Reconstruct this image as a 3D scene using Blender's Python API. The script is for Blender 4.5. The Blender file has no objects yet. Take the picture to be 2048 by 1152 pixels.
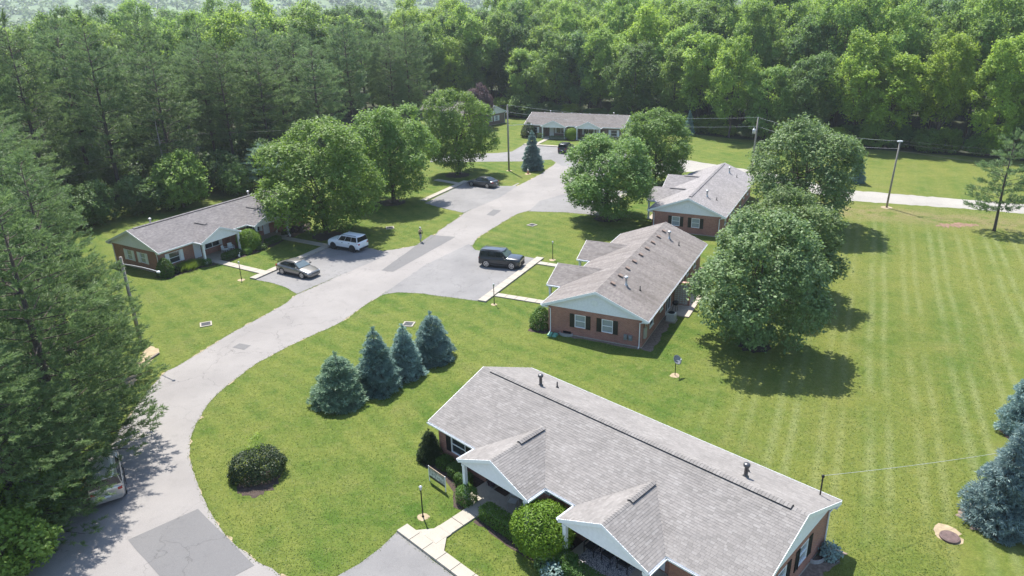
import bpy, bmesh, math, random
import numpy as np
from mathutils import Vector, Matrix
from mathutils.geometry import tessellate_polygon

# ------------------------------------------------------------------ camera, sky, sun, exposure
SC = bpy.context.scene
COL = SC.collection
CAM_H, FOC, PITCH, ROLL = 26.0, 1438.3, math.radians(21.656), math.radians(-1.4476)
_cp, _sp = math.cos(PITCH), math.sin(PITCH)
_R0, _U0 = np.array([1, 0, 0.]), np.array([0, _sp, _cp])
FWD = np.array([0, _cp, -_sp])
RGT = math.cos(ROLL) * _R0 + math.sin(ROLL) * _U0
UPV = -math.sin(ROLL) * _R0 + math.cos(ROLL) * _U0
CAMP = np.array([0, 0, CAM_H])
cam_data = bpy.data.cameras.new('camera')
cam = bpy.data.objects.new('camera', cam_data)
COL.objects.link(cam)
cam_data.sensor_width = 36.0
cam_data.lens = FOC / 2048 * 36.0
cam_data.clip_start, cam_data.clip_end = 0.5, 9000
cam.matrix_world = Matrix(((RGT[0], UPV[0], -FWD[0], 0), (RGT[1], UPV[1], -FWD[1], 0),
                           (RGT[2], UPV[2], -FWD[2], CAM_H), (0, 0, 0, 1)))
SC.camera = cam

SUN_EL, SUN_AZ = math.radians(60), math.atan2(-0.34, 0.94)      # azimuth from +Y, clockwise
world = bpy.data.worlds.new('World')
SC.world = world
world.use_nodes = True
wn = world.node_tree
sky = wn.nodes.new('ShaderNodeTexSky')
sky.sky_type = 'NISHITA'
sky.sun_disc = False
sky.sun_elevation = SUN_EL
sky.sun_rotation = SUN_AZ % (2 * math.pi)
sky.air_density, sky.dust_density, sky.ozone_density = 1.0, 0.7, 1.5
wn.nodes['Background'].inputs[1].default_value = 0.15
wn.links.new(sky.outputs[0], wn.nodes['Background'].inputs[0])
sun_d = bpy.data.lights.new('sun', 'SUN')
sun_d.energy, sun_d.angle, sun_d.color = 5.0, math.radians(0.53), (1.0, 0.955, 0.88)
sun = bpy.data.objects.new('sun', sun_d)
COL.objects.link(sun)
sdir = Vector((-math.sin(SUN_AZ) * math.cos(SUN_EL), -math.cos(SUN_AZ) * math.cos(SUN_EL), -math.sin(SUN_EL)))
sun.rotation_euler = sdir.to_track_quat('-Z', 'Y').to_euler()
sun.location = (-20, 60, 80)
SC.view_settings.view_transform = 'Standard'
SC.view_settings.look = 'None'
SC.view_settings.gamma = 1.0
SC.view_settings.exposure = 0.88
SC.cycles.max_bounces = 6
SC.cycles.diffuse_bounces = 3
SC.cycles.transmission_bounces = 4
SC.cycles.transparent_max_bounces = 4
SC.cycles.volume_bounces = 0
SC.cycles.caustics_reflective = SC.cycles.caustics_refractive = False
SC.cycles.use_denoising = True

def G(px, py, h=0.0):
    """point of the site plan: where the survey photo's pixel meets height h"""
    d = (px - 1024) / FOC * RGT + (576 - py) / FOC * UPV + FWD
    return CAMP + d * (h - CAM_H) / d[2]
def PR(p):
    d = np.asarray(p, float) - CAMP
    z = d @ FWD
    return 1024 + FOC * (d @ RGT) / z, 576 - FOC * (d @ UPV) / z, z

# ------------------------------------------------------------------ materials
class NT:
    def __init__(s, name):
        s.m = bpy.data.materials.new(name); s.m.use_nodes = True
        s.t = s.m.node_tree; s.p = s.t.nodes['Principled BSDF']; s.o = s.t.nodes['Material Output']
    def n(s, typ, **kw):
        nd = s.t.nodes.new(typ)
        for k, v in kw.items():
            if k.startswith('i_'):
                key = k[2:]; key = int(key) if key.isdigit() else key.replace('_', ' ')
                s.put(nd.inputs[key], v)
            else: setattr(nd, k, v)
        return nd
    def put(s, sock, v):
        if hasattr(v, 'is_output'): s.t.links.new(v, sock)
        else: sock.default_value = v
    def pos(s):
        return s.n('ShaderNodeTexCoord').outputs['Object']
    def noise(s, vec, scale, detail=4, rough=.55, dist=0):
        nd = s.n('ShaderNodeTexNoise', i_Vector=vec, i_Scale=scale, i_Detail=detail, i_Roughness=rough, i_Distortion=dist)
        return nd.outputs[0]
    def rng(s, v, a, b, c=0., d=1.):
        return s.n('ShaderNodeMapRange', i_0=v, i_1=a, i_2=b, i_3=c, i_4=d).outputs[0]
    def math(s, op, a, b=0., c=0.):
        return s.n('ShaderNodeMath', operation=op, i_0=a, i_1=b, i_2=c).outputs[0]
    def mix(s, f, a, b, mode='MIX'):
        nd = s.n('ShaderNodeMix', data_type='RGBA', blend_type=mode)
        s.put(nd.inputs[0], f); s.put(nd.inputs[6], c4(a)); s.put(nd.inputs[7], c4(b))
        return nd.outputs[2]
    def bump(s, h, strength=.3, dist=.02):
        b = s.n('ShaderNodeBump', i_Height=h, i_Strength=strength, i_Distance=dist)
        s.t.links.new(b.outputs[0], s.p.inputs['Normal'])
    def set(s, col=None, rough=None, metal=None, **kw):
        if col is not None: s.put(s.p.inputs['Base Color'], c4(col))
        if rough is not None: s.put(s.p.inputs['Roughness'], rough)
        if metal is not None: s.put(s.p.inputs['Metallic'], metal)
        for k, v in kw.items(): s.put(s.p.inputs[k.replace('_', ' ')], v)
        return s.m
def c4(c):
    return (c[0], c[1], c[2], 1.0) if isinstance(c, (tuple, list)) and len(c) == 3 else c
M = {}
def plain(name, col, rough=.6, metal=0., var=.12, scale=6, **kw):
    a = NT(name); v = a.pos()
    n = a.noise(v, scale, 5)
    k = a.rng(n, .3, .7, 1 - var, 1 + var)
    c = a.mix(1.0, col, a.n('ShaderNodeCombineColor', i_0=k, i_1=k, i_2=k).outputs[0], 'MULTIPLY')
    M[name] = a.set(c, rough, metal, **kw)
    return M[name]
def leafmat(name, dark, light, trans, tfac=.35, rough=.55, big=.35):
    a = NT(name)
    isl = a.n('ShaderNodeNewGeometry').outputs['Random Per Island']
    obr = a.n('ShaderNodeObjectInfo').outputs['Random']
    nz = a.noise(a.pos(), big, 2)
    f = a.math('ADD', a.math('MULTIPLY', isl, .55), a.rng(nz, .3, .7, 0, .45))
    c = a.mix(f, dark, light)
    hs = a.n('ShaderNodeHueSaturation', i_Hue=a.rng(obr, 0, 1, .488, .512), i_Saturation=a.rng(obr, 0, 1, 1.08, .92), i_Value=a.rng(a.math('FRACT', a.math('MULTIPLY', obr, 7.3)), 0, 1, .74, 1.22), i_Color=c)
    a.set(hs.outputs[0], rough)
    a.p.inputs['Specular IOR Level'].default_value = .35
    tr = a.n('ShaderNodeBsdfTranslucent')
    a.t.links.new(a.mix(.75, hs.outputs[0], trans), tr.inputs[0])
    mx = a.n('ShaderNodeMixShader', i_0=tfac)
    a.t.links.new(a.p.outputs[0], mx.inputs[1]); a.t.links.new(tr.outputs[0], mx.inputs[2])
    a.t.links.new(mx.outputs[0], a.o.inputs[0])
    M[name] = a.m

def build_materials():
    # lawn
    a = NT('lawn'); v = a.pos()
    n1 = a.noise(v, .07, 5, .6); n2 = a.noise(v, .45, 6, .65); n3 = a.noise(v, 3.2, 6, .75); n4 = a.noise(v, 13, 3, .8)
    c = a.mix(a.rng(n1, .38, .60), (.060, .114, .015), (.114, .146, .028))
    c = a.mix(a.math('MULTIPLY', a.rng(n2, .42, .68), .6), c, (.150, .165, .034))
    c = a.mix(a.math('MULTIPLY', a.rng(n2, .50, .30), .55), c, (.048, .100, .009))
    c = a.mix(a.math('MULTIPLY', a.rng(n3, .56, .74), .5), c, (.20, .18, .07))
    n5 = a.noise(v, 1.1, 5, .7); n6 = a.noise(v, .19, 4, .6)
    c = a.mix(a.math('MULTIPLY', a.rng(n5, .54, .70), .55), c, (.165, .172, .054))
    c = a.mix(a.math('MULTIPLY', a.rng(n5, .44, .30), .45), c, (.040, .088, .010))
    c = a.mix(a.math('MULTIPLY', a.rng(n6, .56, .72), .55), c, (.158, .160, .050))
    sep = a.n('ShaderNodeSeparateXYZ', i_0=v)
    X, Y = sep.outputs[0], sep.outputs[1]
    warp = a.noise(v, .045, 1)
    # mower passes in the field on the right, 2.75 m apart
    s = a.math('ADD', a.math('SUBTRACT', a.math('MULTIPLY', X, .899), a.math('MULTIPLY', Y, .438)), a.math('MULTIPLY', warp, .9))
    fr = a.math('FRACT', a.math('DIVIDE', s, 2.75))
    l1 = a.rng(a.math('ABSOLUTE', a.math('SUBTRACT', fr, .30)), .03, .15, 1, 0)
    l2 = a.rng(a.math('ABSOLUTE', a.math('SUBTRACT', fr, .68)), .03, .13, 1, 0)
    br = a.rng(a.noise(v, .13, 3, .6), .33, .55)
    fine = a.rng(a.noise(v, 2.4, 4, .7), .22, .55)
    side = a.rng(s, -9, -1)
    pale = a.math('MULTIPLY', a.math('MULTIPLY', a.math('MAXIMUM', l1, l2), br), a.math('MULTIPLY', fine, side))
    c = a.mix(a.math('MULTIPLY', a.math('MULTIPLY', pale, a.rng(a.math('ADD', a.math('MULTIPLY', X, .44), Y), 100, 110, 1, .15)), .42), c, (.25, .275, .13))
    band = a.math('MULTIPLY', a.rng(a.math('SINE', a.math('MULTIPLY', s, 6.2832 / 5.5)), -.5, .5, 0, 1), a.rng(s, -9, -1))
    c = a.mix(a.math('MULTIPLY', side, .22), c, (.155, .158, .034))
    c = a.mix(a.math('MULTIPLY', band, .22), c, (.165, .165, .036))
    # faint mower passes on the other lawns
    s2 = a.math('ADD', a.math('ADD', a.math('MULTIPLY', X, .75), a.math('MULTIPLY', Y, .66)), a.math('MULTIPLY', warp, 7.0))
    w2 = a.math('MULTIPLY', a.rng(a.math('SINE', a.math('MULTIPLY', s2, 3.6)), -.3, .8), a.math('MULTIPLY', br, a.math('SUBTRACT', 1.0, side)))
    c = a.mix(a.math('MULTIPLY', w2, .30), c, (.17, .19, .04))
    # worn dry strip along the gravel drive
    dry = a.math('MULTIPLY', a.rng(a.math('ABSOLUTE', a.math('SUBTRACT', a.math('ADD', a.math('MULTIPLY', X, .44), Y), 108.5)), 1.0, 5.5, 1, 0), a.math('MULTIPLY', a.rng(X, 30, 38), a.rng(n2, .36, .56)))
    c = a.mix(a.math('MULTIPLY', dry, .65), c, (.21, .165, .085))
    k = a.math('MULTIPLY', a.rng(n4, .25, .75, .68, 1.32), a.rng(n3, .3, .7, .80, 1.20))
    c = a.mix(1.0, c, a.n('ShaderNodeCombineColor', i_0=k, i_1=k, i_2=k).outputs[0], 'MULTIPLY')
    h = a.math('ADD', a.math('MULTIPLY', n4, .6), n3)
    a.bump(h, .8, .10)
    M['lawn'] = a.set(c, .9, Specular_IOR_Level=.15)
    # asphalt kinds
    def asphalt(name, c0, c1, crack=.6, stain=.3, cs=.22):
        a = NT(name); v = a.pos()
        big = a.noise(v, .16, 5, .6); mid = a.noise(v, 1.1, 5, .65); fi = a.noise(v, 22, 3, .8)
        c = a.mix(a.rng(big, .33, .67), c0, c1)
        c = a.mix(a.math('MULTIPLY', a.rng(mid, .55, .75), stain), c, tuple(x * .62 for x in c0))
        wv = a.n('ShaderNodeVectorMath', operation='ADD', i_0=v)
        sc_ = a.n('ShaderNodeVectorMath', operation='SCALE', i_0=a.n('ShaderNodeTexNoise', i_Vector=v, i_Scale=1.3, i_Detail=4).outputs[1])
        sc_.inputs[3].default_value = 1.3
        a.t.links.new(sc_.outputs[0], wv.inputs[1])
        vo = a.n('ShaderNodeTexVoronoi', feature='DISTANCE_TO_EDGE', i_Vector=wv.outputs[0], i_Scale=cs)
        ck = a.math('MULTIPLY', a.rng(vo.outputs[0], .002, .007, 1, 0), a.rng(a.noise(v, .11, 3), .42, .56))
        c = a.mix(a.math('MULTIPLY', ck, crack), c, (.05, .047, .045))
        vo2 = a.n('ShaderNodeTexVoronoi', feature='DISTANCE_TO_EDGE', i_Vector=wv.outputs[0], i_Scale=cs * 5)
        ck2 = a.math('MULTIPLY', a.rng(vo2.outputs[0], .008, .03, 1, 0), a.rng(a.noise(v, .2, 3), .55, .68))
        c = a.mix(a.math('MULTIPLY', ck2, crack * .5), c, (.09, .085, .08))
        k = a.rng(fi, .25, .75, .82, 1.18)
        c = a.mix(1.0, c, a.n('ShaderNodeCombineColor', i_0=k, i_1=k, i_2=k).outputs[0], 'MULTIPLY')
        a.bump(a.math('SUBTRACT', fi, a.math('MULTIPLY', ck, 3.0)), .35, .012)
        M[name] = a.set(c, .88, Specular_IOR_Level=.3)
    asphalt('road', (.218, .204, .194), (.272, .254, .240), .38)
    asphalt('bay', (0.172, 0.167, 0.165), (0.231, 0.223, 0.217), .45, .5)
    asphalt('patch', (0.140, 0.137, 0.137), (0.162, 0.157, 0.155), .3, .2)
    asphalt('gravel', (0.272, 0.254, 0.228), (0.336, 0.316, 0.280), .0, .35)
    asphalt('concrete', (0.327, 0.297, 0.249), (0.396, 0.361, 0.305), .15, .5, .5)
    plain('soil', (.33, .26, .165), .95, var=.25, scale=3)
    plain('soil_red', (.19, .115, .075), .95, var=.35, scale=2)
    plain('mulch', (.055, .038, .030), .95, var=.5, scale=9)
    plain('mulch_pale', (.19, .145, .115), .95, var=.4, scale=6)
    plain('forest_floor', (.035, .045, .018), 1., var=.4, scale=.6)
    # brick
    a = NT('brick'); v = a.pos()
    sp = a.n('ShaderNodeSeparateXYZ', i_0=v)
    bv = a.n('ShaderNodeCombineXYZ', i_0=a.math('ADD', sp.outputs[0], sp.outputs[1]), i_1=sp.outputs[2]).outputs[0]
    bt = a.n('ShaderNodeTexBrick', i_Vector=bv, i_Color1=(.37, .150, .105, 1), i_Color2=(.27, .108, .080, 1), i_Mortar=(.36, .30, .25, 1), i_Scale=1.0)
    bt.inputs['Mortar Size'].default_value = .007
    bt.inputs['Brick Width'].default_value = .21
    bt.inputs['Row Height'].default_value = .075
    bt.inputs['Bias'].default_value = -.1
    bc = a.mix(a.rng(a.noise(v, 5, 3), .66, .74), bt.outputs[0], (.42, .27, .20))
    a.bump(a.math('SUBTRACT', 1.0, bt.outputs[1]), .5, .01)
    k = a.rng(a.noise(v, .7, 4), .3, .7, .82, 1.15)
    M['brick'] = a.set(a.mix(1.0, bc, a.n('ShaderNodeCombineColor', i_0=k, i_1=k, i_2=k).outputs[0], 'MULTIPLY'), .85)
    a = NT('brick_tan'); v = a.pos()
    k = a.rng(a.noise(v, 4, 5), .3, .7, .8, 1.2)
    M['brick_tan'] = a.set(a.mix(1.0, (.20, .145, .115), a.n('ShaderNodeCombineColor', i_0=k, i_1=k, i_2=k).outputs[0], 'MULTIPLY'), .85)
    # shingles
    def shingle(name, cols, obj=False, streak=.0):
        a = NT(name); v = a.pos()
        r = a.n('ShaderNodeObjectInfo').outputs['Random'] if obj else a.n('ShaderNodeNewGeometry').outputs['Random Per Island']
        cr = a.n('ShaderNodeValToRGB', i_0=r)
        e = cr.color_ramp.elements
        e[0].position, e[0].color = 0, c4(cols[0])
        e[1].position, e[1].color = 1, c4(cols[-1])
        for i, cc in enumerate(cols[1:-1]):
            x = e.new((i + 1) / (len(cols) - 1)); x.color = c4(cc)
        k = a.math('MULTIPLY', a.rng(a.noise(v, 45, 2, .8), .25, .75, .82, 1.18), a.rng(a.noise(v, .5, 4), .3, .7, .90, 1.10))
        c = a.mix(1.0, cr.outputs[0], a.n('ShaderNodeCombineColor', i_0=k, i_1=k, i_2=k).outputs[0], 'MULTIPLY')
        if streak:
            stv = a.n('ShaderNodeMapping', i_Vector=v); stv.inputs['Scale'].default_value = (1.0, .12, .12)
            c = a.mix(a.math('MULTIPLY', a.rng(a.noise(stv.outputs[0], 1.6, 4), .45, .7), streak), c, (.10, .085, .075))
        M[name] = a.set(c, .9, Specular_IOR_Level=.25)
    grey = [(.190, .177, .166), (.212, .197, .186), (.222, .206, .194), (.232, .215, .202), (.256, .240, .227)]
    shingle('shingle_pink', grey)
    shingle('shingle_pink_single', [tuple(1.0 * c_ + .0 * g_ for c_, g_ in zip(col, grey[2])) for col in grey], True)
    shingle('shingle_grey', [(.142, .132, .134), (.172, .160, .161), (.186, .172, .171), (.216, .200, .198)])
    shingle('shingle_pale', [(.22, .205, .205), (.255, .238, .236), (.30, .28, .276)])
    shingle('shingle_old', [(.17, .152, .142), (.195, .175, .164), (.215, .192, .178), (.235, .212, .196)], streak=.55)
    shingle('shingle_dark', [(.138, .126, .118), (.17, .154, .146), (.195, .177, .167)])
    plain('white_trim', (.80, .81, .82), .5, var=.06)
    plain('siding', (.80, .79, .785), .55, var=.05)
    plain('soffit', (.66, .69, .70), .6, var=.04)
    plain('door_white', (.74, .76, .77), .4, var=.03)
    plain('black_shutter', (.016, .016, .018), .45)
    plain('white_shutter', (.70, .72, .72), .5, var=.04)
    plain('dark_metal', (.025, .025, .027), .45, .6)
    plain('pipe_grey', (.10, .10, .105), .4, .7)
    plain('galvanised', (.50, .51, .52), .45, .5)
    plain('vent_brown', (.22, .155, .12), .6)
    plain('rust', (.115, .075, .068), .75, var=.3)
    plain('ac_grey', (.50, .52, .50), .55)
    plain('meter', (.20, .21, .215), .5)
    plain('pole_wood', (.26, .235, .205), .9, var=.25, scale=12)
    plain('bark', (.085, .068, .055), .95, var=.35, scale=8)
    plain('bark_pine', (.075, .058, .048), .95, var=.35, scale=8)
    plain('dead_wood', (.30, .265, .24), .95, var=.25, scale=8)
    plain('timber', (.20, .165, .135), .9, var=.25)
    plain('wire', (.05, .05, .052), .6)
    plain('wire_pale', (.42, .43, .44), .5)
    plain('green_plastic', (.10, .30, .21), .5)
    plain('patio_stone', (.40, .345, .295), .9, var=.15)
    plain('lattice', (.52, .56, .55), .6)
    plain('cap_pink', (.52, .30, .24), .8)
    plain('hydrant_red', (.50, .16, .10), .55)
    plain('hydrant_white', (.70, .68, .62), .5)
    plain('tyre', (.018, .018, .019), .85)
    plain('rim', (.55, .56, .58), .3, .9)
    plain('rim_dark', (.05, .05, .053), .4, .6)
    plain('cladding', (.022, .022, .024), .65)
    plain('lamp_lens', (.72, .74, .76), .15)
    plain('tail_red', (.35, .02, .02), .2)
    plain('plate', (.65, .67, .70), .4)
    plain('fabric_black', (.022, .022, .024), .9)
    plain('doormat', (.06, .038, .026), .95)
    plain('pot', (.21, .235, .27), .5)
    plain('chrome', (.62, .63, .64), .2, 1.)
    plain('statue', (.60, .59, .56), .7)
    def paint(name, col, metal=0., rough=.28):
        a = NT(name)
        M[name] = a.set(col, rough, metal, Coat_Weight=.7, Coat_Roughness=.06)
    paint('paint_grey', (.235, .225, .215), .55)
    paint('paint_white', (.78, .80, .82))
    paint('paint_black', (.028, .031, .036), .3)
    paint('paint_slate', (.085, .090, .098), .5)
    paint('paint_dark', (.05, .055, .062), .4)
    paint('paint_silver', (.50, .475, .44), .5)
    a = NT('car_glass'); M['car_glass'] = a.set((.012, .015, .018), .05, Specular_IOR_Level=.7)
    a = NT('windscreen'); M['windscreen'] = a.set((.10, .135, .145), .05, Specular_IOR_Level=.9)
    # window panes with blinds behind
    def pane(name, col, dark):
        a = NT(name); v = a.pos()
        z = a.n('ShaderNodeSeparateXYZ', i_0=v).outputs[2]
        st = a.rng(a.math('SINE', a.math('MULTIPLY', z, 120)), -.4, .6)
        M[name] = a.set(a.mix(st, dark, col), .12, Specular_IOR_Level=.8)
    pane('pane_blind', (.36, .39, .42), (.24, .27, .30))
    pane('pane_dark', (.035, .043, .05), (.028, .034, .04))
    # rug
    a = NT('rug'); v = a.pos()
    vo = a.n('ShaderNodeTexVoronoi', i_Vector=v, i_Scale=1.35)
    ang = a.n('ShaderNodeVectorMath', operation='SUBTRACT', i_0=v, i_1=vo.outputs['Position'])
    wv = a.n('ShaderNodeTexNoise', i_Vector=v, i_Scale=14, i_Detail=3).outputs[0]
    vf = a.n('ShaderNodeTexVoronoi', feature='DISTANCE_TO_EDGE', i_Vector=v, i_Scale=11.0)
    c = a.mix(a.rng(vf.outputs[0], .05, .16), (.09, .09, .115), (.52, .50, .49))
    c = a.mix(a.math('MULTIPLY', a.rng(vo.outputs['Distance'], .10, .40, 1, 0), .45), c, (.46, .29, .28))
    c = a.mix(a.math('MULTIPLY', a.rng(wv, .5, .62), .35), c, (.12, .13, .17))
    M['rug'] = a.set(c, .95)
    # sign print: dark foot, pale pattern, warm top
    a = NT('sign_print'); v = a.pos()
    z = a.n('ShaderNodeSeparateXYZ', i_0=v).outputs[2]
    n = a.noise(v, 5, 5, .7)
    c = a.mix(a.rng(n, .35, .62), (.09, .09, .09), (.62, .62, .60))
    c = a.mix(a.math('MULTIPLY', a.rng(z, .84, 1.0), a.rng(n, .40, .55)), c, (.30, .19, .11))
    c = a.mix(a.rng(z, .46, .42), c, (.035, .035, .036))
    M['sign_print'] = a.set(c, .5)
    # person's clothes by height
    a = NT('person_skin_and_clothes'); v = a.pos()
    z = a.n('ShaderNodeSeparateXYZ', i_0=v).outputs[2]
    cr = a.n('ShaderNodeValToRGB', i_0=a.math('DIVIDE', z, 2.0)); cr.color_ramp.interpolation = 'CONSTANT'
    e = cr.color_ramp.elements
    e[0].position, e[0].color = 0, (.04, .04, .05, 1)
    e[1].position, e[1].color = .05, (.40, .40, .39, 1)
    for p_, col in ((.465, (.022, .022, .024, 1)), (.60, (.47, .36, .22, 1)), (.745, (.42, .26, .18, 1))):
        x = e.new(p_); x.color = col
    M['person'] = a.set(cr.outputs[0], .8)
    # foliage
    leafmat('leaf_maple', (.052, .115, .022), (.205, .320, .066), (.32, .49, .065), .38)
    leafmat('leaf_silver', (.034, .080, .032), (.245, .350, .120), (.27, .40, .08), .31)
    leafmat('leaf_wood', (0.082, 0.164, 0.033), (0.290, 0.431, 0.097), (0.345, 0.506, 0.081), .46, big=.2)
    leafmat('leaf_wood_bright', (0.109, 0.200, 0.029), (0.363, 0.514, 0.091), (0.437, 0.598, 0.081), .46, big=.2)
    leafmat('leaf_wood_dark', (0.055, 0.122, 0.039), (0.176, 0.277, 0.089), (0.230, 0.368, 0.081), .46, big=.2)
    leafmat('leaf_far', (.070, .130, .050), (.200, .295, .105), (.24, .36, .09), .3, big=.03)
    leafmat('needle_pine', (.038, .084, .036), (.250, .340, .140), (.22, .34, .11), .36, big=.45)
    leafmat('needle_blue', (.105, .195, .168), (.330, .470, .425), (.24, .37, .31), .3, big=.8)
    leafmat('needle_pale', (0.125, 0.222, 0.203), (0.377, 0.514, 0.484), (0.272, 0.352, 0.368), .3, big=.8)
    leafmat('needle_green', (.115, .200, .150), (.330, .460, .310), (.26, .38, .22), .3, big=.8)
    leafmat('leaf_hedge', (.035, .090, .014), (.110, .200, .030), (.22, .38, .04), .3)
    leafmat('leaf_lime', (.085, .175, .016), (.220, .370, .050), (.34, .52, .05), .34)
    leafmat('leaf_yew', (.018, .045, .014), (.062, .090, .032), (.09, .14, .03), .2)
    leafmat('leaf_purple', (.055, .030, .040), (.17, .115, .125), (.22, .12, .13), .25)
    leafmat('leaf_turf', (.074, .130, .020), (.180, .222, .058), (.22, .28, .06), .45, big=.25)
    leafmat('leaf_grass', (.07, .13, .02), (.20, .30, .05), (.28, .40, .06), .35)
build_materials()

# ------------------------------------------------------------------ mesh helpers
def np_mesh(name, V, F, smooth=False):
    me = bpy.data.meshes.new(name)
    V = np.asarray(V, np.float32); F = np.asarray(F, np.int32)
    k = F.shape[1]
    me.vertices.add(len(V)); me.vertices.foreach_set('co', V.ravel())
    me.loops.add(F.size); me.loops.foreach_set('vertex_index', F.ravel())
    me.polygons.add(len(F))
    me.polygons.foreach_set('loop_start', np.arange(0, F.size, k, dtype=np.int32))
    me.polygons.foreach_set('loop_total', np.full(len(F), k, np.int32))
    if smooth: me.polygons.foreach_set('use_smooth', np.ones(len(F), bool))
    me.update(calc_edges=True)
    return me
class MB:
    def __init__(s): s.v = []; s.f = []
    def poly(s, pts):
        o = len(s.v); s.v += [tuple(p) for p in pts]; s.f.append(tuple(range(o, o + len(pts)))); return s
    def hexa(s, p):        # 8 points: bottom 4 ccw, top 4 ccw
        o = len(s.v); s.v += [tuple(q) for q in p]
        s.f += [tuple(o + i for i in t) for t in ((3, 2, 1, 0), (4, 5, 6, 7), (0, 1, 5, 4), (1, 2, 6, 5), (2, 3, 7, 6), (3, 0, 4, 7))]
        return s
    def box(s, x0, x1, y0, y1, z0, z1):
        return s.hexa([(x0, y0, z0), (x1, y0, z0), (x1, y1, z0), (x0, y1, z0), (x0, y0, z1), (x1, y0, z1), (x1, y1, z1), (x0, y1, z1)])
    def prism(s, poly, axis, a, b):   # 2d polygon extruded along axis 'x','y' or 'z'
        def P(q, t):
            return {'x': (t, q[0], q[1]), 'y': (q[0], t, q[1]), 'z': (q[0], q[1], t)}[axis]
        n = len(poly); o = len(s.v)
        s.v += [P(q, a) for q in poly] + [P(q, b) for q in poly]
        s.f += [tuple(o + i for i in range(n))[::-1], tuple(o + n + i for i in range(n))]
        s.f += [(o + i, o + (i + 1) % n, o + n + (i + 1) % n, o + n + i) for i in range(n)]
        return s
    def tube(s, pts, rad, n=8, cap=True):
        pts = [Vector(p) for p in pts]
        if not hasattr(rad, '__len__'): rad = [rad] * len(pts)
        o = len(s.v); prev = None
        for i, p in enumerate(pts):
            d = (pts[min(i + 1, len(pts) - 1)] - pts[max(i - 1, 0)]).normalized()
            ref = prev if prev is not None else (Vector((1, 0, 0)) if abs(d.x) < .9 else Vector((0, 1, 0)))
            a = (ref - d * ref.dot(d)).normalized(); prev = a
            b = d.cross(a)
            for j in range(n):
                t = 2 * math.pi * j / n
                s.v.append(tuple(p + (a * math.cos(t) + b * math.sin(t)) * rad[i]))
        for i in range(len(pts) - 1):
            for j in range(n):
                s.f.append((o + i * n + j, o + i * n + (j + 1) % n, o + (i + 1) * n + (j + 1) % n, o + (i + 1) * n + j))
        if cap:
            s.f.append(tuple(o + j for j in range(n))[::-1]); e = o + (len(pts) - 1) * n
            s.f.append(tuple(e + j for j in range(n)))
        return s
    def lathe(s, prof, n=16, c=(0, 0, 0), axis='z'):
        o = len(s.v)
        for r, z in prof:
            for j in range(n):
                t = 2 * math.pi * j / n
                q = (r * math.cos(t), r * math.sin(t), z)
                if axis == 'y': q = (q[0], q[2], q[1])
                if axis == 'x': q = (q[2], q[0], q[1])
                s.v.append((q[0] + c[0], q[1] + c[1], q[2] + c[2]))
        for i in range(len(prof) - 1):
            for j in range(n):
                s.f.append((o + i * n + j, o + i * n + (j + 1) % n, o + (i + 1) * n + (j + 1) % n, o + (i + 1) * n + j))
        s.f.append(tuple(o + j for j in range(n))[::-1]); e = o + (len(prof) - 1) * n
        s.f.append(tuple(e + j for j in range(n)))
        return s
    def data(s, name, smooth=False):
        me = bpy.data.meshes.new(name); me.from_pydata(s.v, [], s.f)
        bm = bmesh.new(); bm.from_mesh(me); bmesh.ops.recalc_face_normals(bm, faces=bm.faces); bm.to_mesh(me); bm.free()
        if smooth:
            for p in me.polygons: p.use_smooth = True
        me.update(); return me
class ML:
    """like MB, but every shape becomes a mesh of its own"""
    def __init__(s): s.k = []
    def __getattr__(s, nm):
        def f(*a, **k):
            m = MB(); getattr(m, nm)(*a, **k); s.k.append(m); return s
        return f
    def datas(s, name): return [m.data(name) for m in s.k]
def link(name, me, mat=None, parent=None, loc=None, rz=None, kind=None):
    o = bpy.data.objects.new(name, me); COL.objects.link(o)
    if mat is not None and me is not None:
        m = M[mat] if isinstance(mat, str) else mat
        if not me.materials: me.materials.append(m)
        elif me.materials[0] != m:
            o.material_slots[0].link = 'OBJECT'; o.material_slots[0].material = m
    if parent is not None: o.parent = parent
    if loc is not None: o.location = [float(q) for q in loc]
    if rz is not None: o.rotation_euler = (0, 0, rz)
    if kind: o['kind'] = kind
    return o
def tag(o, label, cat, group=None):
    o['label'] = label; o['category'] = cat
    if group: o['group'] = group
    return o
def thing(name, label, cat, loc=(0, 0, 0), rz=0, group=None):
    return tag(link(name, None, loc=loc, rz=rz), label, cat, group)
def nrm(v): return v / (np.linalg.norm(v, axis=1, keepdims=True) + 1e-9)

# ------------------------------------------------------------------ ground, road, bays, walks
rnd = random.Random(4)
def sheet(name, pts, z, mat, jit=.05, step=.5, closed=True, kind='structure', seed=1, parent=None):
    r = random.Random(seed); out = []
    n = len(pts)
    for i in range(n):
        a, b = np.array(pts[i][:2], float), np.array(pts[(i + 1) % n][:2], float)
        L = np.linalg.norm(b - a); k = max(1, int(L / step)) if jit > 0 else 1
        t = (b - a) / (L + 1e-9); nn = np.array([-t[1], t[0]])
        for j in range(k):
            p = a + (b - a) * j / k
            if jit > 0: p = p + nn * (r.gauss(0, jit) if j else r.gauss(0, jit * .3))
            out.append((p[0], p[1], z))
    tri = tessellate_polygon([[Vector(p) for p in out]])
    me = bpy.data.meshes.new(name); me.from_pydata(out, [], [tuple(t) for t in tri])
    bm = bmesh.new(); bm.from_mesh(me)
    bmesh.ops.recalc_face_normals(bm, faces=bm.faces)
    if bm.faces and sum(f.normal.z for f in bm.faces) < 0: bmesh.ops.reverse_faces(bm, faces=bm.faces)
    bm.to_mesh(me); bm.free(); me.update()
    return link(name, me, mat, parent, kind=kind)
def gp(*pp): return [G(*p)[:2] for p in pp]
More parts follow.
